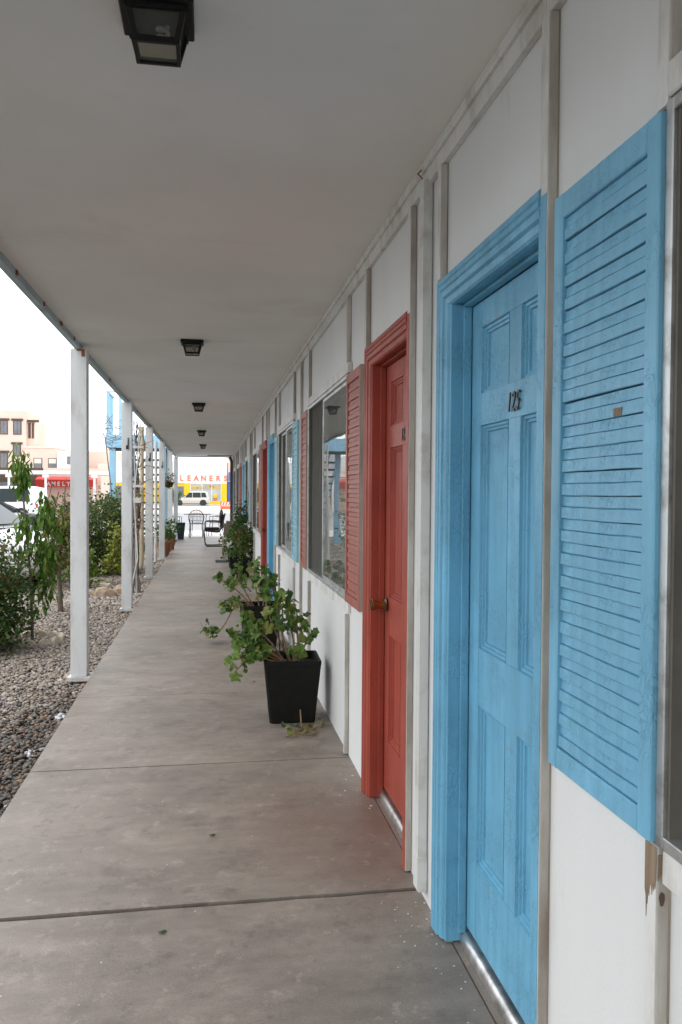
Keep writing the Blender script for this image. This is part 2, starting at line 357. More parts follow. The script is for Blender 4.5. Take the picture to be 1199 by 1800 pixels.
def foliage(name, blobs, n, size, colors, parent=None, slim=1.0, down=0.0, tilt=None, clump=.28, hollow=.45, m='leaf', subs=26):
    """blobs: (x,y,z,rx,ry,rz) ellipsoids; leaves gather in clumps through each one"""
    vol = np.array([(b[3]*b[4]*b[5])**.67 for b in blobs]); cnt = np.maximum((n*vol/vol.sum()).astype(int), 8)
    P = []
    for b, c in zip(blobs, cnt):
        d = rng.normal(size=(subs, 3)); d /= np.linalg.norm(d, axis=1)[:, None]
        ctr = d*(rng.uniform(hollow, 1, subs)**.6)[:, None]
        q = ctr[rng.integers(0, subs, c)] + rng.normal(0, clump, (c, 3))
        P.append(q*np.array(b[3:6]) + np.array(b[:3]))
    P = np.concatenate(P); n = len(P)
    colors = np.array(colors); C = colors[rng.integers(0, len(colors), n)]*rng.uniform(.65, 1.35, (n, 1))
    s = size*rng.uniform(.65, 1.3, n); S = np.stack([s, s*slim, s], 1)
    me = scatter_mesh(name, LEAF_V, LEAF_T, P, S, rotmats(n, tilt, down), C, m)
    return obj(name, me, parent)

# ================================================================== THE GROUND
ground = MB()
prof = [(-60, -.14), (20, -.14), (45, -.285), (700, -.285)]
ground.grid([[(-500, y, z), (500, y, z)] for y, z in prof])
tag(ground.build('ground', 'asphalt'), kind='structure')
tag(MB().box(-3.7, -.875, -8, 25.9, -.3, -.10).build('gravel_bed', 'gravel_bed'), kind='structure')
tag(MB().box(-200, 200, 66, 80, -.32, -.276).build('pavement', 'pink_walk'), kind='structure')
tag(MB().box(-200, 200, 80, 107, -.32, -.280).build('road', 'road'), kind='structure')
tag(MB().box(-200, 200, 107, 112.2, -.32, -.20).build('far_pavement', 'road'), kind='structure')
tag(MB().box(-6, 6, 25.92, 30.5, -.2, -.012).build('patio', 'patio'), kind='structure')
walk = bpy.data.objects.new('walkway', None); col.objects.link(walk); tag(walk, kind='structure')
ys = [-6.1, -4.6, -3.1, -1.65, -.15, 1.29, 2.758, 4.20, 5.68, 7.13, 8.62, 10.13, 11.61, 13.1, 14.57, 16.05, 17.53, 19.0, 20.5, 22.0, 23.4, 24.7, 25.9]
MB().box(-.85, .95, -6.1, 25.88, -.25, -.055).build('joint_filler', 'soil', walk)
for i in range(len(ys)-1):
    a, b = ys[i], ys[i+1]
    wide = .007 if abs(b-2.758) < .01 or abs(a-2.758) < .01 else .0025
    z = -.006 if b < 2.8 else 0
    mb = MB(); rows = []
    # slab top with slightly uneven, worn edges
    for yy in (a+wide, b-wide):
        rows.append([(x, yy + (random.uniform(-.003, .003) if wide > .005 else 0), z) for x in np.linspace(-.875, .757, 12)])
    mb.grid(rows)
    for r_, s_ in ((rows[0], 1), (rows[1], -1)):
        mb.grid([r_, [(p[0], p[1], -.14) for p in r_]])
    mb.grid([[(-.875, a+wide, z), (-.875, b-wide, z)], [(-.875, a+wide, -.14), (-.875, b-wide, -.14)]])
    mb.build('concrete_slab', 'concrete', walk)
sill_strip = MB()
for y in np.arange(-6, 25.6, 1.5):
    sill_strip.box(.7615, .86, y, min(y+1.496, 25.8), -.2, -.003)
sill_strip.build('sill_strip', 'concrete', walk)

# pebbles
t_ = (1+5**.5)/2
ico = np.array([(-1, t_, 0), (1, t_, 0), (-1, -t_, 0), (1, -t_, 0), (0, -1, t_), (0, 1, t_), (0, -1, -t_), (0, 1, -t_), (t_, 0, -1), (t_, 0, 1), (-t_, 0, -1), (-t_, 0, 1)]); ico /= np.linalg.norm(ico[0])
icof = np.array([(0, 11, 5), (0, 5, 1), (0, 1, 7), (0, 7, 10), (0, 10, 11), (1, 5, 9), (5, 11, 4), (11, 10, 2), (10, 7, 6), (7, 1, 8), (3, 9, 4), (3, 4, 2), (3, 2, 6), (3, 6, 8), (3, 8, 9), (4, 9, 5), (2, 4, 11), (6, 2, 10), (8, 6, 7), (9, 8, 1)])
def subdiv(v, f):
    v = list(map(tuple, v)); cache = {}; out = []
    def mid(a, b):
        k = (min(a, b), max(a, b))
        if k not in cache:
            p = (np.array(v[a])+np.array(v[b])); p /= np.linalg.norm(p); cache[k] = len(v); v.append(tuple(p))
        return cache[k]
    for a, b, c in f:
        x, y, z = mid(a, b), mid(b, c), mid(c, a); out += [(a, x, z), (b, y, x), (c, z, y), (x, y, z)]
    return np.array(v), np.array(out)
ico2, ico2f = subdiv(ico, icof)
PAL = np.array([(.30, .235, .18), (.25, .19, .145), (.36, .30, .24), (.21, .18, .16), (.15, .14, .14), (.40, .34, .28), (.27, .175, .125), (.20, .19, .20), (.46, .40, .34)])
def pebbles(x0, x1, y0, y1, dens, size, fine):
    n = int((x1-x0)*(y1-y0)*dens)
    P = np.stack([rng.uniform(x0, x1, n), rng.uniform(y0, y1, n), np.zeros(n)], 1)
    s = size*rng.lognormal(0, .28, n)
    S = np.stack([s*rng.uniform(.9, 1.5, n), s*rng.uniform(.75, 1.1, n), s*rng.uniform(.45, .75, n)], 1)
    P[:, 2] = -.088 + rng.uniform(0, .022, n)
    C = PAL[rng.integers(0, len(PAL), n)]*rng.uniform(.75, 1.25, (n, 1))
    C = C*.62 + np.array([(.245, .205, .165)])*.38
    # the near bed takes darker, browner stones up to about y = 6, a ragged edge
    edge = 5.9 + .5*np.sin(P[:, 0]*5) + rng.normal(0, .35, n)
    near_dark = np.clip((edge - P[:, 1])/1.0, 0, 1)[:, None]
    C = C*(1-.70*near_dark)*np.array([1, 1, 1])
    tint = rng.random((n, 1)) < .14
    C = np.where((near_dark > .5) & tint, np.array([(.24, .13, .07)])*rng.uniform(.6, 1.2, (n, 1)), C)
    # white paint spilt along the slab edge in two places
    for cx, cy, rr in ((-.955, 5.45, .11), (-.945, 4.72, .14), (-.93, 3.95, .05)):
        hit = (np.hypot((P[:, 0]-cx)*1.6, P[:, 1]-cy) < rr*rng.uniform(.5, 1.1, n))[:, None] & (rng.random((n, 1)) < .33)
        C = np.where(hit, np.array([(.62, .63, .66)])*rng.uniform(.7, 1.1, (n, 1)), C)
    keep = P[:, 0] > -.30*P[:, 1] - 1.2
    P, S, C = P[keep], S[keep], C[keep]
    Rm = rotmats(len(P), .5)
    v, f = (ico2, ico2f) if fine else (ico, icof)
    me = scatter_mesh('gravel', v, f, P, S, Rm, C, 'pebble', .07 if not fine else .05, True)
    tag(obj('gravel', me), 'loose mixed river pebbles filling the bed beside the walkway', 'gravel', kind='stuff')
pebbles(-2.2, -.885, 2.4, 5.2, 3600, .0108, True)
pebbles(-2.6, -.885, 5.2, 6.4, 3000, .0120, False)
pebbles(-3.4, -.885, 6.4, 10.5, 2300, .0138, False)
pebbles(-3.4, -.885, 10.5, 17, 1100, .021, False)
pebbles(-3.4, -.885, 17, 25.8, 550, .028, False)

# ================================================================== THE MOTEL
motel = thing('motel', 'long white motel with red and blue doors under a porch roof', 'building')
XF = .747                       # wall face
Y0, Y1 = -6.0, 25.6
openings = []                   # (y0, y1, z0, z1) holes
blocked = []                    # zones where no batten goes
def add_open(y0, y1, z0, z1): openings.append((y0, y1, z0, z1))

BATTEN_NEAR = [-4.9, -4.1, -2.6, -.72]
# ---- doors (near edge of the opening, colour, number)
doors = [(1.715, 'blue', '125', True), (2.925, 'red', '124', True), (9.17, 'blue', '121', False), (10.34, 'red', '120', False),
         (16.62, 'blue', '117', False), (17.78, 'red', '116', False), (-4.25, 'red', '128', False)]
LW = .69                        # leaf width
ZT = 1.985
for y, *_ in doors:
    add_open(y, y+LW+.012, 0, ZT+.012); blocked.append((y-.04, y+LW+.12, -1, 2.08))
# ---- windows (y0, y1, mullion)
Z0w, Z1w = .83, 2.03
wins = [(-.70, 1.205, .25, 'blue'), (4.20, 5.90, 5.22, 'red'), (6.96, 8.46, 7.72, 'pale'), (11.62, 13.32, 12.5, 'red'), (14.36, 15.95, 15.15, 'pale'), (19.05, 20.7, 19.9, 'red'), (21.85, 23.4, 22.6, 'pale')]
for a, b, *_ in wins:
    add_open(a, b, Z0w, Z1w); blocked.append((a-.03, b+.03, Z0w-.075, Z1w+.062))
shut = [(1.205, 1.605, 'blue_shutter', 1.0), (3.785, 4.18, 'red_shutter', 1), (5.92, 6.26, 'red_shutter', 1), (6.54, 6.94, 'pale_blue', .985), (8.48, 8.87, 'pale_blue', .985),
        (11.22, 11.6, 'red_shutter', 1), (13.34, 13.72, 'red_shutter', 1), (13.96, 14.34, 'pale_blue', 1), (15.97, 16.35, 'pale_blue', 1),
        (18.64, 19.03, 'red_shutter', 1), (20.72, 21.1, 'red_shutter', 1), (21.45, 21.83, 'pale_blue', 1), (23.42, 23.8, 'pale_blue', 1), (-1.12, -.72, 'blue_shutter', 1)]
for a, b, *_ in shut: blocked.append((a-.005, b+.005, Z0w-.002, 2.024))
# ---- wall: boxes around the openings
wall = MB(); cuts = sorted({Y0, Y1} | {o[0] for o in openings} | {o[1] for o in openings})
for a, b in zip(cuts[:-1], cuts[1:]):
    zs = [0]
    mid = (a+b)/2; hole = [o for o in openings if o[0] <= mid <= o[1]]
    segs = [(-.02, 2.56)]
    for o in hole: segs = [(-.02, o[2] if o[2] > 0 else -.02), (o[3], 2.56)]
    for z0, z1 in segs:
        if z1-z0 > .01: wall.box(XF, XF+.15, a, b, z0, z1)
wall.build('wall', 'white', motel)
MB().box(XF+.15, 6, Y0-.1, Y0, -.1, 2.56).box(XF+.15, 6, Y1, Y1+.1, -.1, 2.56).box(6, 6.1, Y0-.1, Y1+.1, -.1, 2.56).build('rear_wall', 'white', motel)
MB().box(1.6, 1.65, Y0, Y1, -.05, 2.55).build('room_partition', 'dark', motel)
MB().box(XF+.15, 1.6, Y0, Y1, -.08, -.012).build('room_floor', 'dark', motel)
MB().box(-1.0, 6.2, Y0-.2, Y1+.05, 2.562, 2.80).build('roof', 'white', motel)
# ---- ceiling sheets, drip edge, fascia
ce = [-6.05, -3.6, -1.2, 1.25, 3.7, 6.12, 8.55, 11.0, 13.42, 15.85, 18.3, 20.7, 23.1, 25.62]
for a, b in zip(ce[:-1], ce[1:]):
    MB().box(-.967, 5.9, a+.0012, b-.0012, 2.53, 2.56).build('ceiling_sheet', 'ceiling', motel)
for a, b in ((-6.1, -1.3), (-1.297, 2.4), (2.403, 6.9), (6.903, 11.2), (11.203, 16.0), (16.003, 20.5), (20.503, 25.64)):
    MB().box(-1.008, -.969, a, b, 2.492, 2.56).build('drip_edge', 'drip', motel)
rust = MB()
for y, l in ((3.9, .05), (4.35, .03), (5.05, .02), (5.6, .06), (6.15, .02), (8.3, .08), (10.6, .12), (11.4, .1)):
    rust.box(-.972, -.962, y, y+l, 2.505, 2.528)
rust.build('rust_spots', 'rust', motel)
MB().box(-.95, .70, 25.45, 25.62, 2.50, 2.529).build('end_beam', 'ceiling', motel)
MB().tube([(-.02, 24.3, 2.50), (.70, 24.3, 2.50)], .012).build('ceiling_conduit', 'iron', motel)
# ---- trim along the top of the wall
for a, b in ((Y0, -.5), (-.497, 1.70), (1.703, 2.48), (2.483, 2.9), (2.903, 4.27), (4.273, 8.4), (8.403, 13.0), (13.003, 19.0), (19.003, 25.6)):
    MB().box(XF-.018, XF-.001, a, b, 2.446, 2.497).build('trim_board', 'trim', motel)
    MB().box(XF-.030, XF-.0005, a, b, 2.4975, 2.5295).build('cornice_strip', 'trim', motel, bevel=.003)
# ---- battens
bats = [-4.9, -3.4, -2.6, -1.3, 1.20, 1.668, 2.49, 2.876, 3.71, 4.235, 5.88, 6.42, 6.955, 8.43, 8.95, 9.96, 10.27, 11.1, 12.98, 13.84, 14.34, 15.93, 16.5, 17.42, 17.7, 18.55, 19.9, 20.75, 21.3, 21.85, 23.3, 24.1]
mid_w = {1.20: .036, 1.668: .042, 2.876: .042, 4.235: .03, 2.49: .035}
for y in bats:
    wd = mid_w.get(y, .036)
    zs = [(0.004, 2.4455)]
    for a, b, z0, z1 in blocked:
        if y == 1.20 and a < 0: continue
        if a < y+wd and b > y and not (abs(y-1.668) < .01 or abs(y-2.876) < .01):
            zs = [q for s0, s1 in zs for q in ((s0, min(s1, z0)), (max(s0, z1), s1)) if q[1]-q[0] > .03]
    for z0, z1 in zs:
        MB().box(XF-.023, XF-.0007, y, y+wd, z0, z1).build('batten', 'batten' if y not in (1.20,) else 'batten', motel, bevel=.002)
        MB().prism([(XF-.0030, y-.0002), (XF-.0008, y-.0030), (XF-.0006, y-.0002)], 2, z0+.003, z1-.003).build('caulk_bead', 'caulk', motel)
        # the front of each batten has been repainted with the wall; its edge was not
        MB().box(XF-.0245, XF-.0228, y+.002, y+wd-.002, z0+.002, z1-.002).build('batten_face', 'trim', motel)
# painted fronts of the battens that close the doors' near side
MB().box(XF-.0260, XF-.0243, 1.671, 1.709, .01, 2.055).build('painted_batten_face', 'blue', motel)
MB().box(XF-.0260, XF-.0243, 2.879, 2.917, .005, 2.06).build('painted_batten_face', 'red', motel)
# bare wood where the paint has peeled below the near shutter
pe = [(1.2345, .826), (1.2015, .826), (1.2015, .775), (1.2035, .757), (1.2055, .768), (1.208, .752), (1.2105, .766), (1.213, .744), (1.216, .760), (1.2195, .757), (1.2215, .738), (1.224, .748), (1.2265, .722), (1.228, .728), (1.2295, .700), (1.2312, .735), (1.2345, .745)]
MB().prism([(y, z) for y, z in pe], 0, XF-.0255, XF-.0244).build('bare_wood_patch', 'bare_wood', motel)
MB().prism([(XF-.023, .815), (XF-.004, .815), (XF-.006, .79), (XF-.012, .768), (XF-.016, .785), (XF-.023, .772)], 1, 1.1985, 1.1998).build('bare_wood_patch', 'bare_wood', motel)
MB().prism([(XF-.015+.005*math.cos(a)*(1+.2*math.sin(3*a)), .742+.012*math.sin(a)) for a in np.linspace(0, 5.7, 9)], 1, 1.1985, 1.1998).build('knot_hole', 'brown_wood', motel)
# square white pipe between the doors
pp = MB(); pp.box(XF-.034, XF-.002, 2.655, 2.715, .075, 2.46).box(XF-.036, XF-.001, 2.652, 2.718, .035, .16); pp.build('downpipe', 'pipe_white', motel, bevel=.004)
MB().box(XF-.01, XF-.001, 2.64, 2.73, 2.452, 2.458).tube([(XF-.03, 2.69, 2.47), (XF-.045, 2.70, 2.49), (XF-.03, 2.715, 2.51)], .003, 5).build('pipe_strap', 'rust', motel)

# ---- doors
CAS = [(0, XF-.001), (0, XF-.026), (.006, XF-.030), (.018, XF-.030), (.022, XF-.026), (.026, XF-.030), (.038, XF-.030), (.042, XF-.025), (.047, XF-.029), (.062, XF-.027), (.067, XF-.019), (.072, XF-.022), (.086, XF-.018), (.092, XF-.012), (.094, XF-.0005)]
PANELS = [(1.70, 1.895), (.94, 1.605), (.288, .768)]
def panel_mesh(w_, h_, m):
    steps = [(0, 0), (.0025, .008), (.009, .009), (.011, .014), (.018, .015), (.020, .021), (.026, .0215)]
    mb = MB(); rows = []
    for ins, dp in steps: rows.append([(dp, ins, ins), (dp, w_-ins, ins), (dp, w_-ins, h_-ins), (dp, ins, h_-ins)])
    mb.grid(rows, True); mb.poly(rows[-1]); return mb.mesh('panel', m)
pmesh = {}
for y, c, num, detail in doors:
    yl = y+LW; label = {'125': 'blue door numbered 125', '124': 'red door with a brown round knob'}.get(num)
    fr = MB(); rows = []
    yo = yl+.108
    for tt, x in CAS: rows.append([(x, yo-tt, .001), (x, yo-tt, 2.075-tt), (x, y-.012, 2.075-tt)])
    fr.grid(rows); fr.poly([r_[2] for r_ in rows])
    frame = fr.build('door_frame', c, motel, smooth=False)
    jm = MB()
    jm.box(XF-.012, XF+.10, yl+.0005, yl+.0135, .001, ZT+.0005).box(XF-.012, XF+.10, y-.008, yl+.0135, ZT+.001, ZT+.013)
    jm.box(XF+.026, XF+.052, yl-.010, yl+.0003, .03, ZT-.010).box(XF+.026, XF+.052, y, yl+.0003, ZT-.0098, ZT+.0007)
    jm.build('jamb', c, frame, bevel=.002)
    x = XF+.053
    lf = MB(); gap = .0006
    yst = [y+.002, y+.085, y+.285, y+.372, y+.595, yl-.0125]
    zr = [.055, PANELS[2][0], PANELS[2][1], PANELS[1][0], PANELS[1][1], PANELS[0][0], PANELS[0][1], ZT-.012]
    lf.box(x, x+.04, yst[0], yst[1], zr[0], zr[-1]).box(x, x+.04, yst[4], yst[5], zr[0], zr[-1])          # stiles
    for k in range(0, 8, 2): lf.box(x+gap, x+.04, yst[1]+gap, yst[4]-gap, zr[k], zr[k+1])                   # rails
    for k in (1, 3, 5): lf.box(x+2*gap, x+.04, yst[2], yst[3], zr[k]+gap, zr[k+1]-gap)                      # muntins
    leaf = lf.build('door', c, motel)
    if label: leaf['label'] = label
    for k, (z0, z1) in enumerate(PANELS):
        for ya, yb in ((yst[1], yst[2]), (yst[3], yst[4])):
            key = (c, k, round(yb-ya, 3))
            if key not in pmesh: pmesh[key] = panel_mesh(yb-ya, z1-z0, c)
            obj('panel', pmesh[key], leaf, (x, ya, z0))
    MB().box(x+.026, x+.039, yst[1], yst[4], zr[0]+.01, zr[-1]-.01).build('backing_board', c, leaf)
    # round-nosed aluminium threshold
    th = [(XF+.034, -.002), (XF+.0345, .014), (XF+.039, .027), (XF+.047, .034), (XF+.056, .036), (XF+.066, .035), (XF+.075, .040), (XF+.12, .040), (XF+.12, -.002)]
    MB().prism([(a, b) for a, b in th], 1, y+.001, yl+.0).build('threshold', 'sill_metal', frame, smooth=True)
    if detail or True:
        me = text_mesh('number', num, .074, 'number', .002, .26, .72, -.0002, 1.10)
        o = obj('number', me, leaf); o.rotation_euler = (R(90), 0, R(-90)); o.location = (x-.005, y+.325, 1.622)
    if c == 'red':
        yk = yl-.06; kn = MB()
        kn.lathe([(.001, -.075), (.020, -.075), (.026, -.070), (.026, -.064), (.019, -.052), (.016, -.03), (.018, -.012)], 'x', (x, yk, .90), 18)
        k_ = kn.build('knob', 'brass', leaf, smooth=True)
        MB().lathe([(.030, -.004), (.031, -.009), (.026, -.013), (.012, -.015)], 'x', (x, yk, .90), 20).lathe([(.0255, -.0755), (.024, -.0785), (.016, -.0775), (.001, -.076)], 'x', (x, yk, .90), 18).build('knob_rose', 'dark_brass', leaf, smooth=True)
# ---- shutters: frame + louvres
slat_cache = {}
def slat_mesh(w_, m, pitch, seed):
    key = (round(w_, 3), m, round(pitch, 4), seed)
    if key not in slat_cache:
        random.seed(seed); mb = MB(); n = 7; rows = []
        prof = [(.026, pitch*.992), (.0105, pitch*.988), (.0092, pitch*.56), (.0128, pitch*.545), (.0125, pitch*.525), (.0062, pitch*.50), (.0052, pitch*.05), (.0060, pitch*.018), (.0105, pitch*.012), (.026, pitch*.014)]
        wob = [[random.uniform(-.0007, .0007) for _ in range(n)] for _ in prof]
        sag = random.uniform(-.0012, .0012)
        for (px, pz), wv in zip(prof, wob):
            rows.append([(px+wv[k]*.6, w_*k/(n-1), pz+wv[k]+sag*math.sin(math.pi*k/(n-1))) for k in range(n)])
        mb.grid(rows); slat_cache[key] = mb.mesh('slat', m)
    return slat_cache[key]
for i, (a, b, m, hs_) in enumerate(shut):
    z0, z1 = Z0w+.004, Z0w+.004+1.182*hs_
    xf, xb = XF-.036, XF-.0008
    near = i == 0
    st, top, bot = (.040, .052, .044) if near else (.036, .05, .046)
    sh = MB()
    sh.box(xf, xb, a, a+st, z0, z1).box(xf, xb, b-st, b, z0, z1)
    sh.box(xf+.0006, xb, a+st+.0004, b-st-.0004, z0+.0005, z0+bot).box(xf+.0006, xb, a+st+.0004, b-st-.0004, z1-top, z1-.0005)
    S = sh.build('shutter', m, motel, bevel=.0022)
    if near: S['label'] = 'near blue shutter with a bare chip on one slat'
    n = 23; zz0, zz1 = z0+bot+.002, z1-top; pitch = (zz1-zz0)/n
    for k in range(n):
        random.seed(i*50+k)
        o = obj('slat', slat_mesh(b-a-2*st+.002, m, pitch, random.randint(0, 4) if not near else 100+k % 9), S, (xf, a+st-.001, zz0+k*pitch))
        if near: o.rotation_euler = (random.uniform(-.004, .004), random.uniform(-.03, .03), 0)
    if near: MB().box(xf+.0045, xf+.0075, a+.118, a+.147, zz0+14*pitch+.001, zz0+14*pitch+.0155).build('bare_chip', 'bare_wood', S)
    else: MB().box(xb-.012, xb, a+st, b-st, z0+bot, z1-top).build('backing_board', m, S)
    # the edge turned to the camera was never painted
    if m == 'red_shutter': MB().box(xf+.002, xb, a-.0018, a-.0002, z0, z1).build('bare_edge', 'grey_wood', S)
# ---- windows
for i, (a, b, mu, kind) in enumerate(wins):
    W = MB(); x = XF-.027; t = .022
    W.box(x, XF+.06, a+.001, a+t, Z0w+.001, Z1w-.001).box(x, XF+.06, b-t, b-.001, Z0w+.001, Z1w-.001)
    W.box(x, XF+.06, a+t, b-t, Z0w+.001, Z0w+t).box(x, XF+.06, a+t, b-t, Z1w-t, Z1w-.001)
    win = W.build('window', 'alu', motel, bevel=.002)
    for ta in (b-t-.009, a+t+.0005): MB().box(x+.008, XF+.05, ta, ta+.0085, Z0w+t, Z1w-t).build('window_track', 'dark_alu', win)
    for q, (p0, p1) in enumerate(((a+t+.0095, mu), (mu, b-t-.0095))):
        d = XF-.012+.02*(q == 1); s = .020; sash = MB()
        sash.box(d, d+.014, p0, p0+s, Z0w+t, Z1w-t).box(d, d+.014, p1-s, p1, Z0w+t, Z1w-t).box(d, d+.014, p0+s, p1-s, Z0w+t, Z0w+t+s).box(d, d+.014, p0+s, p1-s, Z1w-t-s, Z1w-t)
        sash.build('sash', 'alu', win, bevel=.0015)
        MB().box(d+.005, d+.009, p0+s, p1-s, Z0w+t+s, Z1w-t-s).build('pane', 'glass', win)
        if q == 1 and kind == 'red':
            MB().box(d-.006, d-.004, p0+.01, p1-.004, Z0w+t, Z1w-t).build('insect_screen', 'screen', win)
    cu = MB(); ny = int((b-a)/.02)
    rows = [[(XF+.11+.012*math.sin(k*1.1)+.006*math.sin(k*.37), a+(b-a)*k/ny, z) for k in range(ny+1)] for z in (Z0w+.0, Z1w)]
    cu.grid(rows).build('curtain', 'curtain' if i else 'dark', win, smooth=True)
    MB().box(XF-.029, XF-.0006, a-.012, b+(.012 if i else -.008), Z1w+.003, Z1w+.060).build('head_trim', 'trim', motel, bevel=.003)
    MB().box(XF-.018, XF-.0006, a-.01, b+(.01 if i else -.008), Z0w-.062, Z0w-.004).build('sill_trim', 'trim', motel, bevel=.003)
# ---- porch posts
posts = [2.6-3.76*0, 6.48, 10.18, 13.93, 17.74, 21.5, 25.3]
for i, y in enumerate(posts[1:]):
    P = MB().box(-1.038, -.916, y-.06, y+.06, -.02, 2.4915).build('post', 'post', motel, bevel=.004)
    MB().box(-1.06, -.880, y-.082, y+.082, -.055, -.0205).build('base_plate', 'trim', P, bevel=.004)
    if i == 0: MB().box(-.955, -.93, y-.0625, y-.0605, 2.43, 2.485).box(-.99, -.95, y-.0625, y-.0605, 2.472, 2.487).build('rust_bracket', 'rust', P)
    if i in (1, 2, 3): MB().box(-.966, -.954, y-.075, y-.0606, 1.92, 2.06).box(-.985, -.966, y-.066, y-.0606, 1.92, 1.97).build('hook_plate', 'iron', P)
for k, y in enumerate((-1.2, -5.0)):
    MB().box(-1.038, -.916, y-.06, y+.06, -.02, 2.4915).build('post', 'post', motel, bevel=.004)
# dark downpipe and bracket at the far end of the wall
MB().tube([(XF-.04, 24.9, .0), (XF-.04, 24.9, 2.35), (XF-.10, 24.9, 2.5)], .045, 8).build('end_downpipe', 'brown_wood', motel, smooth=True)

# ---- ceiling lanterns
def lantern(y, label, first=None):
    if first is None:
        t = thing('ceiling_lantern', label, 'lamp', (-.12, y, 2.53), 0, 'black lanterns along the porch ceiling')
        MB().box(-.084, .084, -.084, .084, -.022, -.0005).build('base_plate', 'black', t, bevel=.003)
        top, bot, zt, zb = .070, .052, -.023, -.098
        fr = MB(); e = .0085
        for sx in (-1, 1):
            for sy in (-1, 1):
                fr.grid([[(sx*top, sy*top, zt), (sx*(top-e*1.5), sy*top, zt), (sx*(top-e*1.5), sy*(top-e*1.5), zt), (sx*top, sy*(top-e*1.5), zt)],
                         [(sx*bot, sy*bot, zb), (sx*(bot-e*1.5), sy*bot, zb), (sx*(bot-e*1.5), sy*(bot-e*1.5), zb), (sx*bot, sy*(bot-e*1.5), zb)]], True)
        for z, r_, h in ((zt, top, .012), (zb, bot, .010)):
            z0_, z1_ = (z-h, z) if z == zt else (z-.004, z+h)
            fr.box(-r_, r_, -r_-.0005, -r_+e, z0_, z1_).box(-r_, r_, r_-e, r_+.0005, z0_, z1_).box(-r_-.0005, -r_+e, -r_+e, r_-e, z0_, z1_).box(r_-e, r_+.0005, -r_+e, r_-e, z0_, z1_)
        fr.build('lantern_frame', 'black', t)
        q = .9
        gl = MB()
        for k in range(4):
            a0, a1 = [( -1, -1), (1, -1), (1, 1), (-1, 1)][k], [(1, -1), (1, 1), (-1, 1), (-1, -1)][k]
            g_ = MB().poly([(a0[0]*top*q, a0[1]*top*q, zt), (a1[0]*top*q, a1[1]*top*q, zt), (a1[0]*bot*q, a1[1]*bot*q, zb), (a0[0]*bot*q, a0[1]*bot*q, zb)])
            g_.build('pane', 'clear', t)
        MB().poly([(-bot*q, -bot*q, zb), (bot*q, -bot*q, zb), (bot*q, bot*q, zb), (-bot*q, bot*q, zb)]).build('pane', 'clear', t)
        MB().tube([(.012+.012*math.cos(a), .012*math.sin(a), -.035-.006*a/2) for a in np.linspace(0, 12, 40)], .0055, 6).build('bulb', 'white', t, smooth=True)
        return t
    t = first.copy(); col.objects.link(t); t.location.y = y; t['label'] = label
    for ch in first.children:
        c = ch.copy(); col.objects.link(c); c.parent = t
    return t
L1 = lantern(1.965, 'black square lantern on the porch ceiling near the blue door 125')
for y, lb in ((6.16, 'black square lantern on the ceiling level with the first white post'), (10.42, 'black lantern on the porch ceiling, third from the near end'),
              (14.95, 'black lantern on the porch ceiling, fourth from the near end'), (19.25, 'smallest black lantern, farthest along the porch ceiling')):
    lantern(y, lb, L1)

# ================================================================== POTTED PLANTS ON THE WALKWAY
def planter_mesh(w0, w1, h, t=.018):
    """square tapering planter: outer skin, rolled rim, inner skin down to the soil"""
    mb = MB(); rings = [(w0/2-.006, 0), (w0/2, .006), (w1/2-.002, h-.03), (w1/2, h-.026), (w1/2+.001, h-.004), (w1/2-.003, h), (w1/2-t, h), (w1/2-t-.004, h-.05), (w1/2-t-.02, h-.14)]
    rows = []
    for r_, z in rings:
        row = []
        for cx, cy in ((-1, -1), (1, -1), (1, 1), (-1, 1)):
            k = .012
            p, q = ((cx*(r_-k), cy*r_, z), (cx*r_, cy*(r_-k), z))
            row += [p, q] if cx*cy < 0 else [q, p]
        rows.append(row)
    mb.grid(rows, True); mb.f.append(tuple(range(8))[::-1]); return mb
def geranium_leaf(m, seed):
    random.seed(seed); mb = MB(); n = 25; mb.v.append((0, 0, -.12)); ph = random.uniform(0, 1)
    for k in range(n):
        a = -math.pi*.94 + 2*math.pi*.94*k/(n-1); r_ = 1 - .30*abs(math.sin(2.5*a+ph))**1.6 + random.uniform(-.09, .07)
        for rr, nm in ((.55, 0), (1, 1)):
            q = rr*r_; mb.v.append((q*math.cos(a), q*math.sin(a), .16*q*q + (.20*math.sin(a*2.5+ph)*nm) - .30*nm*random.uniform(.2, 1)))
    for k in range(n-1):
        b = 1+2*k; mb.f += [(0, b, b+2), (b, b+1, b+3, b+2)]
    return mb.mesh('leaf', m, True, False)
GL = [geranium_leaf('ger_g1', 1), geranium_leaf('ger_g1', 2), geranium_leaf('ger_g2', 3), geranium_leaf('ger_g2', 4), geranium_leaf('ger_g3', 5), geranium_leaf('ger_g4', 6), geranium_leaf('ger_g1', 7)]
def bez(p, n=9):
    p = [Vector(q) for q in p]; out = []
    for i in range(n):
        t = i/(n-1); q = p
        while len(q) > 1: q = [q[k].lerp(q[k+1], t) for k in range(len(q)-1)]
        out.append(q[0])
    return out
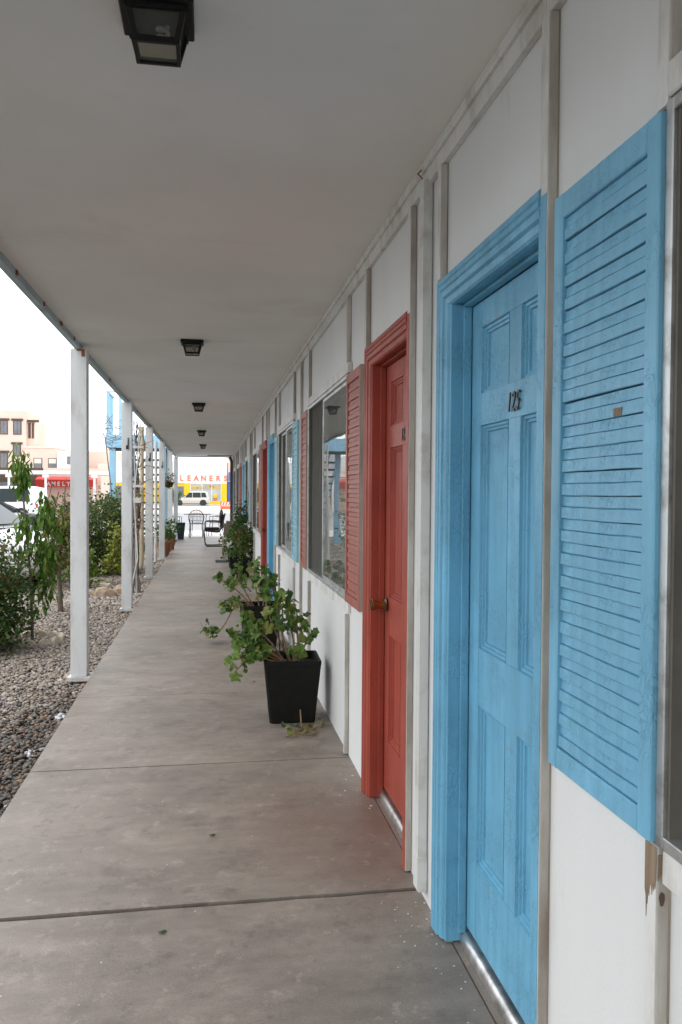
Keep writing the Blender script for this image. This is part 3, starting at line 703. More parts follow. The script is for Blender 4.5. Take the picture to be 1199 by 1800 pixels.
def geranium(label, loc, rz, stems, nleaf, size, w=(.275, .345, .385), seed=3, stakes=()):
    t = thing('potted_geranium', label, 'potted plant', loc, rz, 'potted plants along the motel wall')
    planter_mesh(*w).build('planter', 'planter', t, smooth=False)
    so = MB(); r_ = w[1]/2-.026; k = 9
    so.grid([[(-r_+2*r_*i/k, -r_+2*r_*j/k, w[2]-.055+random.uniform(-.012, .012)) for i in range(k+1)] for j in range(k+1)]).build('soil', 'soil', t, smooth=True)
    random.seed(seed); st = MB(); gs = MB(); leaves = []
    for s, cnt, t0 in stems:
        c = bez(s, 10); st.tube(c, [.0075*(1-.055*i) for i in range(10)], 6)
        for _ in range(cnt):
            u = random.uniform(t0, 1)**.8; i = min(int(u*9), 8); p = c[i].lerp(c[i+1], u*9-i)
            d = Vector((random.gauss(0, 1), random.gauss(0, 1), random.gauss(.25, .8))).normalized(); ln = random.uniform(.02, .075)
            e = p + d*ln + Vector((0, 0, .012)); gs.tube([p, p.lerp(e, .5)+Vector((0, 0, .006)), e], .0021, 5); leaves.append((e, d))
    random.shuffle(leaves); leaves = leaves[:nleaf]
    st.build('stem', 'stem', t, smooth=True); tag(gs.build('petioles', 'green_stem', t), kind='stuff')
    for a, b in stakes: MB().tube([a, b], .0045, 6).build('stake', 'iron', t)
    for e, d in leaves:
        o = obj('leaf', random.choice(GL), t, e); s = size*random.uniform(.45, 1.35); o.scale = (s, s*random.uniform(.75, 1.05), s)
        nrm = (Vector((random.gauss(-.3, .7), random.gauss(-.5, .7), random.gauss(.6, .5))) + d*.55).normalized()
        q = nrm.to_track_quat('Z', 'Y'); o.rotation_euler = (q @ Matrix.Rotation(random.uniform(0, 6.28), 3, 'Z').to_quaternion()).to_euler()
    return t
Z = .34
geranium('leggy green geranium spilling left out of a black square planter', (.515, 5.0, 0), R(-2), [
    ([(0, .02, Z), (-.06, 0, .5), (-.10, -.02, .68), (-.09, -.02, .72)], 30, .35), ([(.02, .03, Z), (.03, .05, .5), (-.02, .04, .60), (-.03, .05, .72)], 32, .4),
    ([(.03, 0, Z), (.06, 0, .48), (.02, 0, .55), (.03, -.02, .66)], 20, .45), ([(-.02, 0, Z), (-.14, -.02, .44), (-.24, -.02, .52), (-.30, -.03, .66)], 32, .35),
    ([(-.04, -.04, Z), (-.18, -.08, .52), (-.26, -.08, .40), (-.36, -.09, .30)], 26, .45), ([(-.05, 0, Z), (-.2, 0, .46), (-.3, .02, .52), (-.36, .03, .50)], 24, .4), ([(-.03, -.04, Z), (-.16, -.06, .40), (-.25, -.07, .47), (-.34, -.07, .47)], 28, .4), ([(-.04, -.02, Z), (-.12, -.05, .50), (-.22, -.06, .58), (-.28, -.05, .58)], 24, .4),
    ([(-.02, -.05, Z), (-.12, -.09, .36), (-.20, -.10, .42), (-.27, -.10, .40)], 14, .5), ([(.04, 0, Z), (.09, 0, .46), (.11, -.02, .54), (.12, -.02, .52)], 12, .5),
    ([(0, -.05, Z), (.03, -.09, .40), (.01, -.10, .42), (.05, -.11, .41)], 10, .3), ([(0, .05, Z), (-.12, .06, .55), (-.18, .05, .72), (-.16, .05, .84)], 28, .45)],
    205, .037, seed=5, stakes=[((-.045, .05, .3), (-.055, .06, .70)), ((-.06, .1, .32), (-.10, .10, .86))])
geranium('sprawling geranium in the second black planter with one stem drooping to the floor', (.47, 7.42, 0), R(3), [
    ([(0, 0, Z), (-.03, 0, .5), (-.06, 0, .62), (-.04, 0, .76)], 36, .35), ([(-.04, 0, Z), (-.14, -.02, .5), (-.20, -.02, .62), (-.20, -.03, .72)], 36, .35),
    ([(-.05, 0, Z), (-.2, -.03, .52), (-.28, -.04, .58), (-.37, -.04, .62)], 32, .45), ([(-.04, -.03, Z), (-.2, -.06, .42), (-.26, -.06, .42), (-.34, -.05, .36)], 32, .4),
    ([(-.05, -.04, Z), (-.26, -.08, .62), (-.24, .0, .25), (-.32, .16, .10), (-.37, .18, .035), (-.44, .18, .10), (-.50, .18, .14)], 40, .6),
    ([(.03, 0, Z), (.04, 0, .5), (.06, 0, .6), (.05, -.02, .72)], 24, .4), ([(.04, 0, Z), (.10, 0, .46), (.13, 0, .54), (.14, 0, .6)], 16, .5)],
    135, .038, seed=9, stakes=[((.10, -.05, .3), (.055, -.05, .66))])
t = thing('potted_shrub', 'bushy potted plant with small orange blooms beyond the two geraniums', 'potted plant', (.53, 13.5, 0), 0, 'potted plants along the motel wall')
planter_mesh(.27, .37, .31).build('planter', 'planter', t)
MB().box(-.16, .16, -.16, .16, .2, .26).build('soil', 'soil', t)
foliage('foliage', [(0, 0, .54, .26, .26, .24), (.0, .05, .38, .27, .22, .14), (.10, .05, .70, .18, .2, .15), (-.02, .0, .68, .14, .2, .12)], 1250, .055,
        [(.075, .15, .03), (.11, .19, .04), (.05, .11, .03), (.15, .17, .06)], t, tilt=1.9)
foliage('blooms', [(-.06, -.1, .66, .24, .2, .2), (-.05, -.2, .55, .2, .1, .1)], 45, .04, [(.45, .10, .04), (.4, .16, .06)], t, tilt=1.5)
MB().tube(bez([(0, 0, .25), (.02, 0, .5), (-.05, 0, .8)]), .01).tube(bez([(.05, 0, .25), (.1, 0, .5), (.12, .03, .85)]), .009).build('stem', 'stem', t)
t = thing('potted_shrub', 'tall dark green potted plant against the wall behind the bushy one', 'potted plant', (.52, 15.3, 0), 0, 'potted plants along the motel wall')
planter_mesh(.25, .34, .36).build('planter', 'planter', t)
MB().box(-.15, .15, -.15, .15, .25, .31).build('soil', 'soil', t)
foliage('foliage', [(.10, 0, .90, .13, .2, .30), (.04, 0, .62, .16, .2, .2)], 560, .07, [(.05, .11, .035), (.07, .14, .04), (.09, .16, .05)], t, tilt=1.9)
MB().tube(bez([(0, 0, .3), (.04, 0, .6), (.08, 0, 1.1)]), .012).build('stem', 'stem', t)

# fallen leaves and flecks
random.seed(21)
tw = MB()
for p in ([(.55, 4.80, .10), (.552, 4.77, .03), (.555, 4.755, .008)], [(.44, 4.56, .01), (.48, 4.60, .012), (.55, 4.61, .01), (.60, 4.60, .012)], [(.60, 4.62, .009), (.66, 4.68, .012)], [(.50, 4.66, .01), (.57, 4.72, .012)]): tw.tube(p, .004, 5)
GLD = geranium_leaf('ger_dry', 12)
tg = thing('fallen_cutting', 'dried broken geranium cutting lying on the slab before the near planter', 'cutting', (0, 0, 0))
tw.build('stem', 'stem', tg)
for k in range(48):
    y = random.uniform(4.56, 4.80); x_ = random.uniform(.44, .65)
    if k > 38: x_, y = random.uniform(.66, .72), random.uniform(4.72, 4.86)
    o = obj('leaf', random.choice([GLD, GLD, GLD, GL[5], GL[4]]), tg, (x_, y, random.uniform(.008, .03))); s = random.uniform(.010, .024); o.scale = (s, s*.7, s)
    o.rotation_euler = (random.uniform(-.9, .9), random.uniform(-.9, .9), random.uniform(0, 6))
fk = MB(); random.seed(4)
def fleck(x, y, s):
    n = random.randint(4, 6); a0 = random.uniform(0, 6)
    z = -.0045 if y < 2.75 else .0015
    fk.prism([(x+s*random.uniform(.5, 1)*math.cos(a0+6.283*k/n), y+s*random.uniform(.5, 1)*math.sin(a0+6.283*k/n)) for k in range(n)], 2, z-.001, z)
for _ in range(26): fleck(.745-abs(random.gauss(0, .10)), random.gauss(2.52, .16), random.uniform(.0012, .0045))
for _ in range(12): fleck(.74-abs(random.gauss(0, .06)), random.gauss(3.75, .12), random.uniform(.002, .008))
for _ in range(24): fleck(random.uniform(-.6, .7), random.uniform(1.9, 4.2), random.uniform(.001, .004))
for _ in range(14): fleck(.74-abs(random.gauss(0, .05)), random.uniform(1.75, 2.3), random.uniform(.001, .004))
tag(fk.build('paint_flecks', 'fleck'), 'white paint flakes scattered on the concrete below the doors', 'debris', kind='stuff')
for (x_, y, s, lab) in ((.02, 3.30, .011, 'small dark green leaf lying in the middle of the slab'), (-.14, 2.60, .011, 'dark leaf scrap lying just before the wide joint'), (.335, 5.97, .011, 'dark crumb on the slab left of the near planter')):
    o = obj('leaf_scrap', GL[4].copy(), None, (x_, y, .006 if y > 2.7 else 0)); o.scale = (s*1.5, s*.8, s*.4); o.rotation_euler = (.2, 0, .4); tag(o, lab, 'leaf')

# ================================================================== FURTHER ALONG THE WALKWAY
# weathered bench
t = thing('wooden_bench', 'weathered wooden bench with a taupe cushion behind the potted plants', 'bench', (.50, 17.2, 0))
for y in (-.45, .45):
    for x_ in (-.16, .14): MB().box(x_-.04, x_+.04, y-.03, y+.03, 0, .43).build('leg', 'grey_wood', t, bevel=.004)
for k in range(4): MB().box(-.20+k*.1, -.105+k*.1, -.55, .55, .432, .46).build('plank', 'grey_wood', t, bevel=.003)
for k in range(3): MB().box(.165, .185, -.55, .55, .56+k*.12, .66+k*.12).build('back_rail', 'grey_wood', t, bevel=.003)
cu = MB().box(-.17, .06, -.30, .30, .46, .80).build('cushion', 'cushion', t, bevel=.05)
tag(MB().box(.15, .42, 16.35, 16.85, .001, .016).build('doormat', 'mat', bevel=.004), 'dark doormat on the walkway by the bench leg', 'doormat')
# brown sling chair, turned to the left
t = thing('sling_chair', 'dark brown sling armchair on a spring frame facing the left posts', 'chair', (.17, 21.4, 0))
sl = MB(); pr = [(-.26, .43), (-.24, .415), (-.1, .40), (.05, .385), (.12, .40), (.17, .5), (.22, .68), (.26, .84), (.27, .86)]
sl.grid([[(x_, y, z) for x_, z in pr] for y in (-.26, .26)]); sl.grid([[(x_+.012, y, z-.022) for x_, z in pr] for y in (-.26, .26)])
sl.grid([[(x_, -.26, z) for x_, z in pr], [(x_+.012, -.26, z-.022) for x_, z in pr]]); sl.grid([[(x_, .26, z) for x_, z in pr], [(x_+.012, .26, z-.022) for x_, z in pr]])
sl.build('seat_sling', 'sling', t)
MB().box(.14, .24, -.25, .25, .46, .85).build('back_cushion', 'sling', t, bevel=.03)
MB().box(-.265, .13, -.25, .25, .42, .49).build('seat_cushion', 'sling', t, bevel=.025)
for y in (-.29, .29):
    MB().tube([(.27, y, .86), (.2, y, .55), (.13, y, .40), (-.24, y, .43), (-.27, y, .40), (-.255, y, .2), (-.24, y, .06), (-.2, y, .015), (.1, y, .015), (.2, y, .02)], .014, 8).build('side_frame', 'iron', t, smooth=True)
    MB().tube([(.22, y, .64), (.0, y, .66), (-.2, y, .655), (-.25, y, .62), (-.25, y, .43)], .013, 8).build('armrest', 'iron', t, smooth=True)
MB().tube([(-.05, -.29, .015), (-.05, .29, .015)], .012).tube([(.13, -.29, .02), (.13, .29, .02)], .012).build('cross_bar', 'iron', t)
# garden table and chairs
t = thing('garden_table', 'round wrought iron table on the patio at the walkway end', 'table', (-.33, 26.6, -.012))
MB().lathe([(.02, .70), (.44, .70), (.45, .71), (.44, .72), (.02, .72)], 'z', (0, 0, 0), 32).build('table_top', 'iron', t, smooth=True)
for k in range(4):
    a = k*math.pi/2+.6; c_, s_ = math.cos(a), math.sin(a)
    MB().tube([(.34*c_, .34*s_, .70), (.30*c_, .30*s_, .4), (.34*c_, .34*s_, 0)], .011, 6).build('leg', 'iron', t, smooth=True)
MB().lathe([(.31, .395), (.32, .40), (.31, .405)], 'z', (0, 0, 0), 24).build('leg_ring', 'iron', t)
def iron_chair(label, loc, rz):
    t = thing('iron_chair', label, 'chair', loc, rz, 'wrought iron chairs round the patio table')
    MB().lathe([(.02, .42), (.20, .42), (.21, .43), (.20, .44), (.02, .44)], 'z', (0, 0, 0), 24).build('seat', 'cushion', t, smooth=True)
    ar = [(.23*math.cos(a), -.19, .62+.24*math.sin(a)) for a in np.linspace(math.pi, 0, 14)]
    MB().tube([(-.19, -.17, .43), (-.23, -.18, .55)]+ar+[(.23, -.18, .55), (.19, -.17, .43)], .012, 6).build('back_hoop', 'iron', t, smooth=True)
    la = MB()
    for k in range(-4, 5):
        x_ = k*.045; la.tube([(x_*.7, -.18, .45), (x_, -.185, .6), (x_*1.05, -.19, .62+.24*math.sqrt(max(0, 1-(x_/.23)**2)))], .006, 5)
    for z in (.52, .64, .74): la.tube([(-.2, -.185, z), (0, -.187, z+.015), (.2, -.185, z)], .006, 5)
    la.build('back_lattice', 'iron', t)
    for sx in (-1, 1):
        MB().tube([(sx*.17, -.14, .43), (sx*.19, -.18, .2), (sx*.20, -.22, 0)], .011, 6).build('leg', 'iron', t)
        MB().tube([(sx*.17, .14, .43), (sx*.18, .17, .2), (sx*.19, .19, 0)], .011, 6).build('leg', 'iron', t)
        MB().tube([(sx*.22, -.18, .62), (sx*.25, 0, .65), (sx*.24, .15, .63), (sx*.18, .15, .44)], .011, 6).build('armrest', 'iron', t, smooth=True)
    return t
iron_chair('wrought iron chair with a fan back in front of the round table', (-.36, 25.75, 0), 0)
iron_chair('wrought iron chair half behind the last post left of the table', (-1.02, 26.5, -.012), R(-80))
iron_chair('wrought iron chair right of the round table, turned towards it', (.25, 26.9, -.012), R(75))
t = thing('tall_planter', 'tall dark teal planter standing by the last porch post', 'planter', (-.80, 24.6, 0))
planter_mesh(.17, .26, .50, .02).build('planter_body', 'bin', t)
MB().box(-.1, .1, -.1, .1, .40, .44).build('soil', 'soil', t)
# pots by the left posts
def round_pot(label, loc, r_, h, blobs, n, cols, size=.06, m='terracotta'):
    t = thing('flower_pot', label, 'potted plant', loc, 0, 'pots between the porch posts')
    MB().lathe([(r_*.65, 0), (r_*.95, h*.85), (r_*1.05, h*.86), (r_*1.06, h), (r_*.9, h), (r_*.85, h*.8)], 'z', (0, 0, 0), 18).build('pot', m, t, smooth=True)
    MB().tube(bez([(0, 0, h*.7), (.02, 0, h+.1), (0, 0, h+.25)]), .008).build('stem', 'stem', t)
    foliage('foliage', blobs, n, size, cols, t, tilt=1.9); return t
GR = [(.05, .11, .03), (.08, .15, .04), (.11, .18, .05)]
round_pot('terracotta pot with a leafy green plant just past the fourth post', (-.98, 18.6, -.06), .16, .34, [(0, 0, .52, .20, .2, .18)], 350, GR)
round_pot('brown pot with a spreading plant near the fifth post', (-.93, 20.2, -.06), .15, .40, [(0, 0, .58, .2, .18, .2)], 300, GR)
t = thing('hanging_basket', 'hanging flower basket between the far porch posts', 'hanging basket', (-.97, 20.6, 1.52))
MB().lathe([(.03, 0), (.09, .02), (.125, .12), (.13, .14), (.10, .14)], 'z', (0, 0, 0), 16).build('basket', 'soil', t, smooth=True)
foliage('foliage', [(0, 0, .20, .14, .14, .13), (-.04, 0, .08, .12, .12, .1)], 260, .05, [(.11, .15, .04), (.16, .17, .05), (.08, .1, .04)], t)
MB().tube([(0, 0, .14), (0, 0, .97)], .004).build('hanger', 'iron', t)

# ================================================================== GARDEN STRIP
t = thing('clipped_shrub', 'rounded dark green shrub with rusty new tips at the left frame edge', 'shrub', (-2.24, 7.9, -.1))
foliage('foliage', [(0, 0, .58, .56, .55, .50), (.06, -.1, .34, .46, .5, .30), (-.35, 0, .6, .5, .5, .5), (.02, -.25, .22, .42, .4, .22)], 15000, .040, [(.05, .095, .022), (.07, .125, .03), (.035, .07, .018), (.09, .13, .035)], t, slim=1.1, hollow=.55, clump=.22, subs=60)
foliage('new_tips', [(.12, -.12, .78, .42, .42, .30)], 900, .038, [(.17, .12, .04), (.14, .15, .04), (.20, .11, .05)], t, hollow=.8, clump=.14, subs=50)
MB().tube([(0, 0, 0), (.03, 0, .4)], .03).tube([(0, .05, 0), (-.2, .1, .5)], .02).build('trunk', 'bark', t)
# peach sapling with hanging leaves
t = thing('peach_sapling', 'slender young tree with drooping pointed leaves in a stone ring', 'tree', (-1.70, 8.3, -.1))
trunk = [(0, 0, 0), (-.004, 0, .3), (-.02, 0, .7), (-.05, 0, 1.05), (-.08, 0, 1.4), (-.10, 0, 1.70), (-.10, 0, 1.88)]
br = MB().tube(trunk, [.017, .015, .013, .012, .010, .007, .003], 7)
for b in ([(-.03, 0, .85), (.06, -.02, 1.1), (.14, 0, 1.35), (.19, 0, 1.58)], [(-.02, 0, .62), (.05, 0, .8), (.11, .02, 1.02)], [(-.05, 0, 1.1), (-.12, .03, 1.2), (-.15, .03, 1.32)], [(-.01, 0, .4), (.06, 0, .45), (.13, 0, .44)], [(-.03, 0, .75), (-.12, .0, .85), (-.16, 0, .98)]):
    br.tube(bez(b, 6), [.009, .008, .007, .006, .004, .003], 5)
br.build('trunk', 'bark', t, smooth=True)
PG = [(.085, .165, .025), (.12, .21, .035), (.055, .12, .02), (.16, .26, .05)]
foliage('crown', [(-.10, 0, 1.76, .09, .10, .19), (-.09, 0, 1.60, .08, .08, .10), (-.055, 0, 1.15, .09, .10, .16), (.16, 0, 1.24, .11, .11, .19), (.14, 0, 1.42, .06, .06, .08), (.13, 0, .74, .11, .11, .30), (.09, .02, .95, .09, .1, .15), (-.07, 0, .88, .06, .06, .09)],
        560, .098, PG, t, slim=.50, down=.65, tilt=.9, clump=.34, hollow=.1, subs=14)
foliage('low_sprout', [(.03, 0, .34, .08, .04, .03)], 16, .07, PG, t, slim=.6, down=.4, tilt=.7)
ring = thing('stone_ring', 'ring of pale scalloped edging stones round the young tree', 'edging', (-1.70, 8.30, -.1))
for k in range(13):
    a = 2*math.pi*k/13; s = MB(); rr = .275
    pts = [(.06*math.cos(q), .055*math.sin(q)) for q in np.linspace(0, math.pi, 7)]
    s.prism([(p, z) for p, z in [( -.062, -.03)]+[(p[0], p[1]+.035) for p in pts[::-1]]+[(.062, -.03)]], 1, -.025, .025)
    o = s.build('edging_stone', 'edging', ring, bevel=.008, loc=(rr*math.cos(a), rr*math.sin(a), 0)); o.rotation_euler = (random.uniform(-.1, .1), random.uniform(-.12, .12), a+math.pi/2)
# shrub on a thin trunk behind the first post
t = thing('garden_tree', 'reddish young shrub on a bare trunk beside the first white post', 'shrub', (-1.78, 10.3, -.1))
MB().tube(bez([(0, 0, 0), (-.01, 0, .4), (-.03, 0, .8), (-.06, 0, 1.2)], 8), [.034, .031, .029, .027, .024, .02, .015, .01], 8).tube(bez([(-.02, 0, .7), (.05, 0, 1.0), (.04, 0, 1.6), (.07, .02, 1.68)], 6), [.02, .016, .012, .009, .006, .003], 6).tube(bez([(-.03, 0, .8), (-.12, 0, 1.1), (-.02, 0, 1.5)], 6), .008, 5).build('trunk', 'bark', t, smooth=True)
foliage('crown', [(-.05, .05, .86, .22, .22, .30), (.05, 0, 1.1, .18, .18, .2), (-.1, 0, .62, .12, .15, .12)], 1100, .055, [(.13, .15, .035), (.19, .17, .04), (.20, .11, .04), (.09, .12, .03)], t, hollow=.2)
# big rounded shrubs between the first two posts
t = thing('rounded_shrub', 'large dense dark green shrub between the first and second posts', 'shrub', (-1.98, 15.0, -.12))
foliage('foliage', [(0, 0, .82, .75, .7, .58), (.35, .2, .75, .55, .6, .52), (-.5, 0, .7, .6, .6, .55), (0, -.1, .4, .7, .6, .4)], 13000, .052, [(.065, .095, .026), (.09, .125, .032), (.045, .07, .018), (.11, .13, .04)], t, hollow=.6, clump=.2, subs=50)
MB().tube([(0, 0, 0), (0, 0, .6)], .04).build('trunk', 'bark', t)
t = thing('low_shrub', 'low bright yellow-green shrub right of the first post', 'shrub', (-1.86, 12.7, -.1))
foliage('foliage', [(0, 0, .30, .22, .22, .28), (-.15, .1, .4, .2, .2, .3), (.05, 0, .5, .12, .12, .16)], 900, .06, [(.14, .22, .025), (.19, .26, .03), (.09, .16, .03)], t, hollow=.2)
t = thing('low_shrub', 'pale yellow young shrub against the second post', 'shrub', (-1.50, 13.3, -.1))
foliage('foliage', [(0, 0, .42, .16, .16, .25), (.06, 0, .72, .13, .12, .28)], 500, .065, [(.24, .26, .04), (.30, .30, .06), (.17, .21, .04)], t, hollow=.1)
MB().tube([(0, 0, 0), (.02, 0, .5), (.06, 0, .95)], .008).build('stem', 'stem', t)
t = thing('young_tree', 'leafy bush beyond the blue stair post', 'shrub', (-2.35, 19.5, -.12))
foliage('foliage', [(0, 0, .9, .5, .5, .55), (.3, 0, 1.15, .3, .3, .4)], 1300, .07, GR, t, hollow=.3)
for k, (x_, y, h_, r_, lab) in enumerate(((-2.6, 3.7, 1.05, .65, 'unseen shrub added to shade the near end of the walkway'), (-2.6, 1.4, 1.1, .7, 'unseen shrub added to shade the near gravel'),)):
    t = thing('shade_shrub', lab, 'shrub', (x_, y, -.1), 0, 'unseen shrubs added to shade the near end')  # out of view, added to darken the near slabs and gravel
    MB().tube([(0, 0, 0), (.02, 0, h_*.6)], .05).build('trunk', 'bark', t)
    foliage('foliage', [(0, 0, h_*.55, r_*.75, r_, h_*.5), (0, .3, h_*.3, r_*.75, r_, h_*.3)], 2600, .11, [(.05, .1, .03), (.07, .12, .035)], t, hollow=.4, subs=40)
def rock(label, loc, s, seed, m='stone'):
    random.seed(seed); v, f = ico2.copy(), ico2f; v = v*np.array(s); v += rng.normal(0, .10*min(s), v.shape)
    me = bpy.data.meshes.new('garden_rock'); me.from_pydata([tuple(p) for p in v], [], [tuple(map(int, q)) for q in f]); me.materials.append(M[m])
    o = obj('garden_rock', me, None, loc); o.rotation_euler = (0, 0, random.uniform(0, 3)); return tag(o, label, 'rock', 'rocks edging the planting bed')
rock('tan pointed rock at the gravel edge left of the second post', (-1.42, 11.7, -.04), (.17, .12, .11), 1)
rock('small grey rock beside the tan pointed rock', (-1.68, 11.9, -.06), (.14, .1, .08), 2)
rock('brown rock just left of the second post', (-1.25, 12.1, -.04), (.12, .1, .10), 3)
rock('flat pale rock under the yellow shrubs', (-1.62, 12.9, -.05), (.16, .07, .05), 4, 'edging')
rock('dark rock by the foot of the third post', (-1.15, 13.0, -.06), (.12, .09, .07), 5)
# trellis with a bare vine behind the second post
t = thing('trellis', 'white wooden trellis strips leaning behind the second post', 'trellis', (-1.02, 11.7, -.08))
MB().tube([(.03, -.05, 0), (.0, .1, 1.2), (-.03, .2, 2.5)], .012, 4).build('upright', 'drip', t)
MB().tube([(-.05, -.05, .1), (.04, 0, .55), (-.02, .1, 1.4), (.06, .2, 2.4)], .011, 4).build('upright', 'trim', t)
for z in (1.55, 2.1): MB().box(-.10, .12, .05, .07, z, z+.035).build('rung', 'trim', t)
MB().box(-.02, .08, .03, .05, 1.33, 1.40).build('rung', 'trim', t)
t = thing('bare_vine', 'twisted bare vine climbing between the second and third posts', 'vine', (-1.02, 12.0, -.08))
random.seed(8); vb = MB()
for k in range(5):
    p = []; ph = random.uniform(0, 6)
    for i in range(22): z = i/21*2.5; p.append((.035*math.sin(ph+z*5+k)+.02*math.sin(z*11+k), .03*math.cos(ph+z*4.5), z))
    vb.tube(p, [.016*(1-.03*i) for i in range(22)], 6)
for k in range(60):
    z = random.uniform(.9, 2.45); a = random.uniform(0, 6.28); l = random.uniform(.1, .32); p0 = Vector((random.uniform(-.05, .05), random.uniform(-.05, .05), z))
    p1 = p0+Vector((math.cos(a)*l, math.sin(a)*l, random.uniform(-.08, .2))); vb.tube([p0, p0.lerp(p1, .5)+Vector((0, 0, .03)), p1], [.005, .004, .002], 4)
vb.build('vine_stem', 'vine', t)
foliage('leaves', [(0, 0, 2.1, .12, .12, .3), (0, 0, 1.3, .1, .1, .3)], 45, .05, [(.16, .2, .05), (.1, .14, .04)], t)
t = thing('twiggy_creeper', 'bare twigs tangled against the blue stair railing', 'vine', (-2.5, 20.5, 0)); vb = MB(); random.seed(5)
vb.tube([(.2, 0, 0), (.15, 0, 1.5), (0, 0, 2.8)], .015, 5)
for k in range(46):
    p0 = Vector((random.uniform(-.15, .3), random.uniform(-.1, .1), random.uniform(2.4, 3.1))); a = random.uniform(-.4, 3.4); l = random.uniform(.15, .45)
    vb.tube([p0, p0+Vector((math.cos(a)*l*.5, 0, math.sin(a)*l*.5+.03)), p0+Vector((math.cos(a)*l, 0, math.sin(a)*l*.9))], [.009, .007, .004], 4)
vb.build('twigs', 'vine', t)
# cream drain pipe by the third post
t = thing('drain_pipe', 'rust stained cream drain pipe beside the third post', 'pipe', (-1.07, 13.55, -.08))
MB().tube([(.0, 0, 2.55), (.0, 0, 2.3), (0, 0, .32), (-.02, 0, .25), (-.06, -.01, .21), (-.14, -.02, .19)], .036, 12).build('pipe_body', 'pipe', t, smooth=True)
MB().lathe([(.038, 0), (.060, .04), (.062, .13), (.040, .2)], 'z', (0, 0, 2.15), 12).build('collar', 'pipe', t, smooth=True)
t = thing('vent_pipe', 'white meter pipe standing beside the fourth post', 'pipe', (-1.09, 17.5, -.1))
MB().tube([(0, 0, 0), (0, 0, 2.58)], .03, 10).build('pipe_body', 'pipe_white', t, smooth=True)
MB().box(-.06, .1, -.02, .02, .95, .98).build('bracket', 'pipe_white', t)

# ================================================================== BLUE STAIRS
st = thing('blue_stairs', 'sky blue outdoor stairs with open dark treads behind the porch posts', 'stairs', (-2.65, 22.0, -.15))
MB().box(.0, 1.55, 0, .05, 2.72, 3.06).box(.0, .05, .05, 1.5, 2.72, 3.06).box(1.5, 1.55, .05, 1.5, 2.72, 3.06).build('landing_beam', 'stairs_blue', st)
MB().box(.05, 1.5, .05, 1.5, 2.70, 2.76).build('landing_deck', 'stairs_dark', st)
for x_, y in ((.15, .1), (.42, 1.2), (1.46, .1), (1.46, 1.4)): MB().box(x_-.075, x_+.075, y-.04, y+.1, 0, 2.715).build('post', 'stairs_blue', st)
for k in range(13):
    z = 2.70-.205*(k+1); MB().box(.40, 1.45, 1.52+k*.26, 1.80+k*.26, z-.05, z).build('tread', 'stairs_dark', st)
for x_ in (.36, 1.46): MB().prism([(1.5, 2.95), (1.5, 2.62), (4.9, -.05), (5.0, .2)], 0, x_, x_+.035).build('stringer', 'stairs_blue', st)
for x_ in (.04, .36): MB().box(x_-.035, x_+.035, .0, .06, 3.062, 4.17).build('newel', 'stairs_blue', st)
MB().box(-.0, .06, -.01, 1.5, 4.171, 4.21).box(.06, 1.5, -.01, .05, 4.171, 4.205).build('top_rail', 'stairs_blue', st)
for k in range(7): MB().box(.015, .035, .2+k*.18, .225+k*.18, 3.062, 4.17).build('baluster', 'stairs_blue', st)
MB().prism([(1.5, 4.21), (1.5, 4.10), (4.9, 1.05), (4.9, 1.16)], 0, .34, .385).build('handrail', 'stairs_dark', st)
for k in range(9): MB().box(.352, .372, 1.7+k*.35, 1.725+k*.35, 2.7-.31*k*.9, 4.02-.31*k).build('baluster', 'stairs_blue', st)

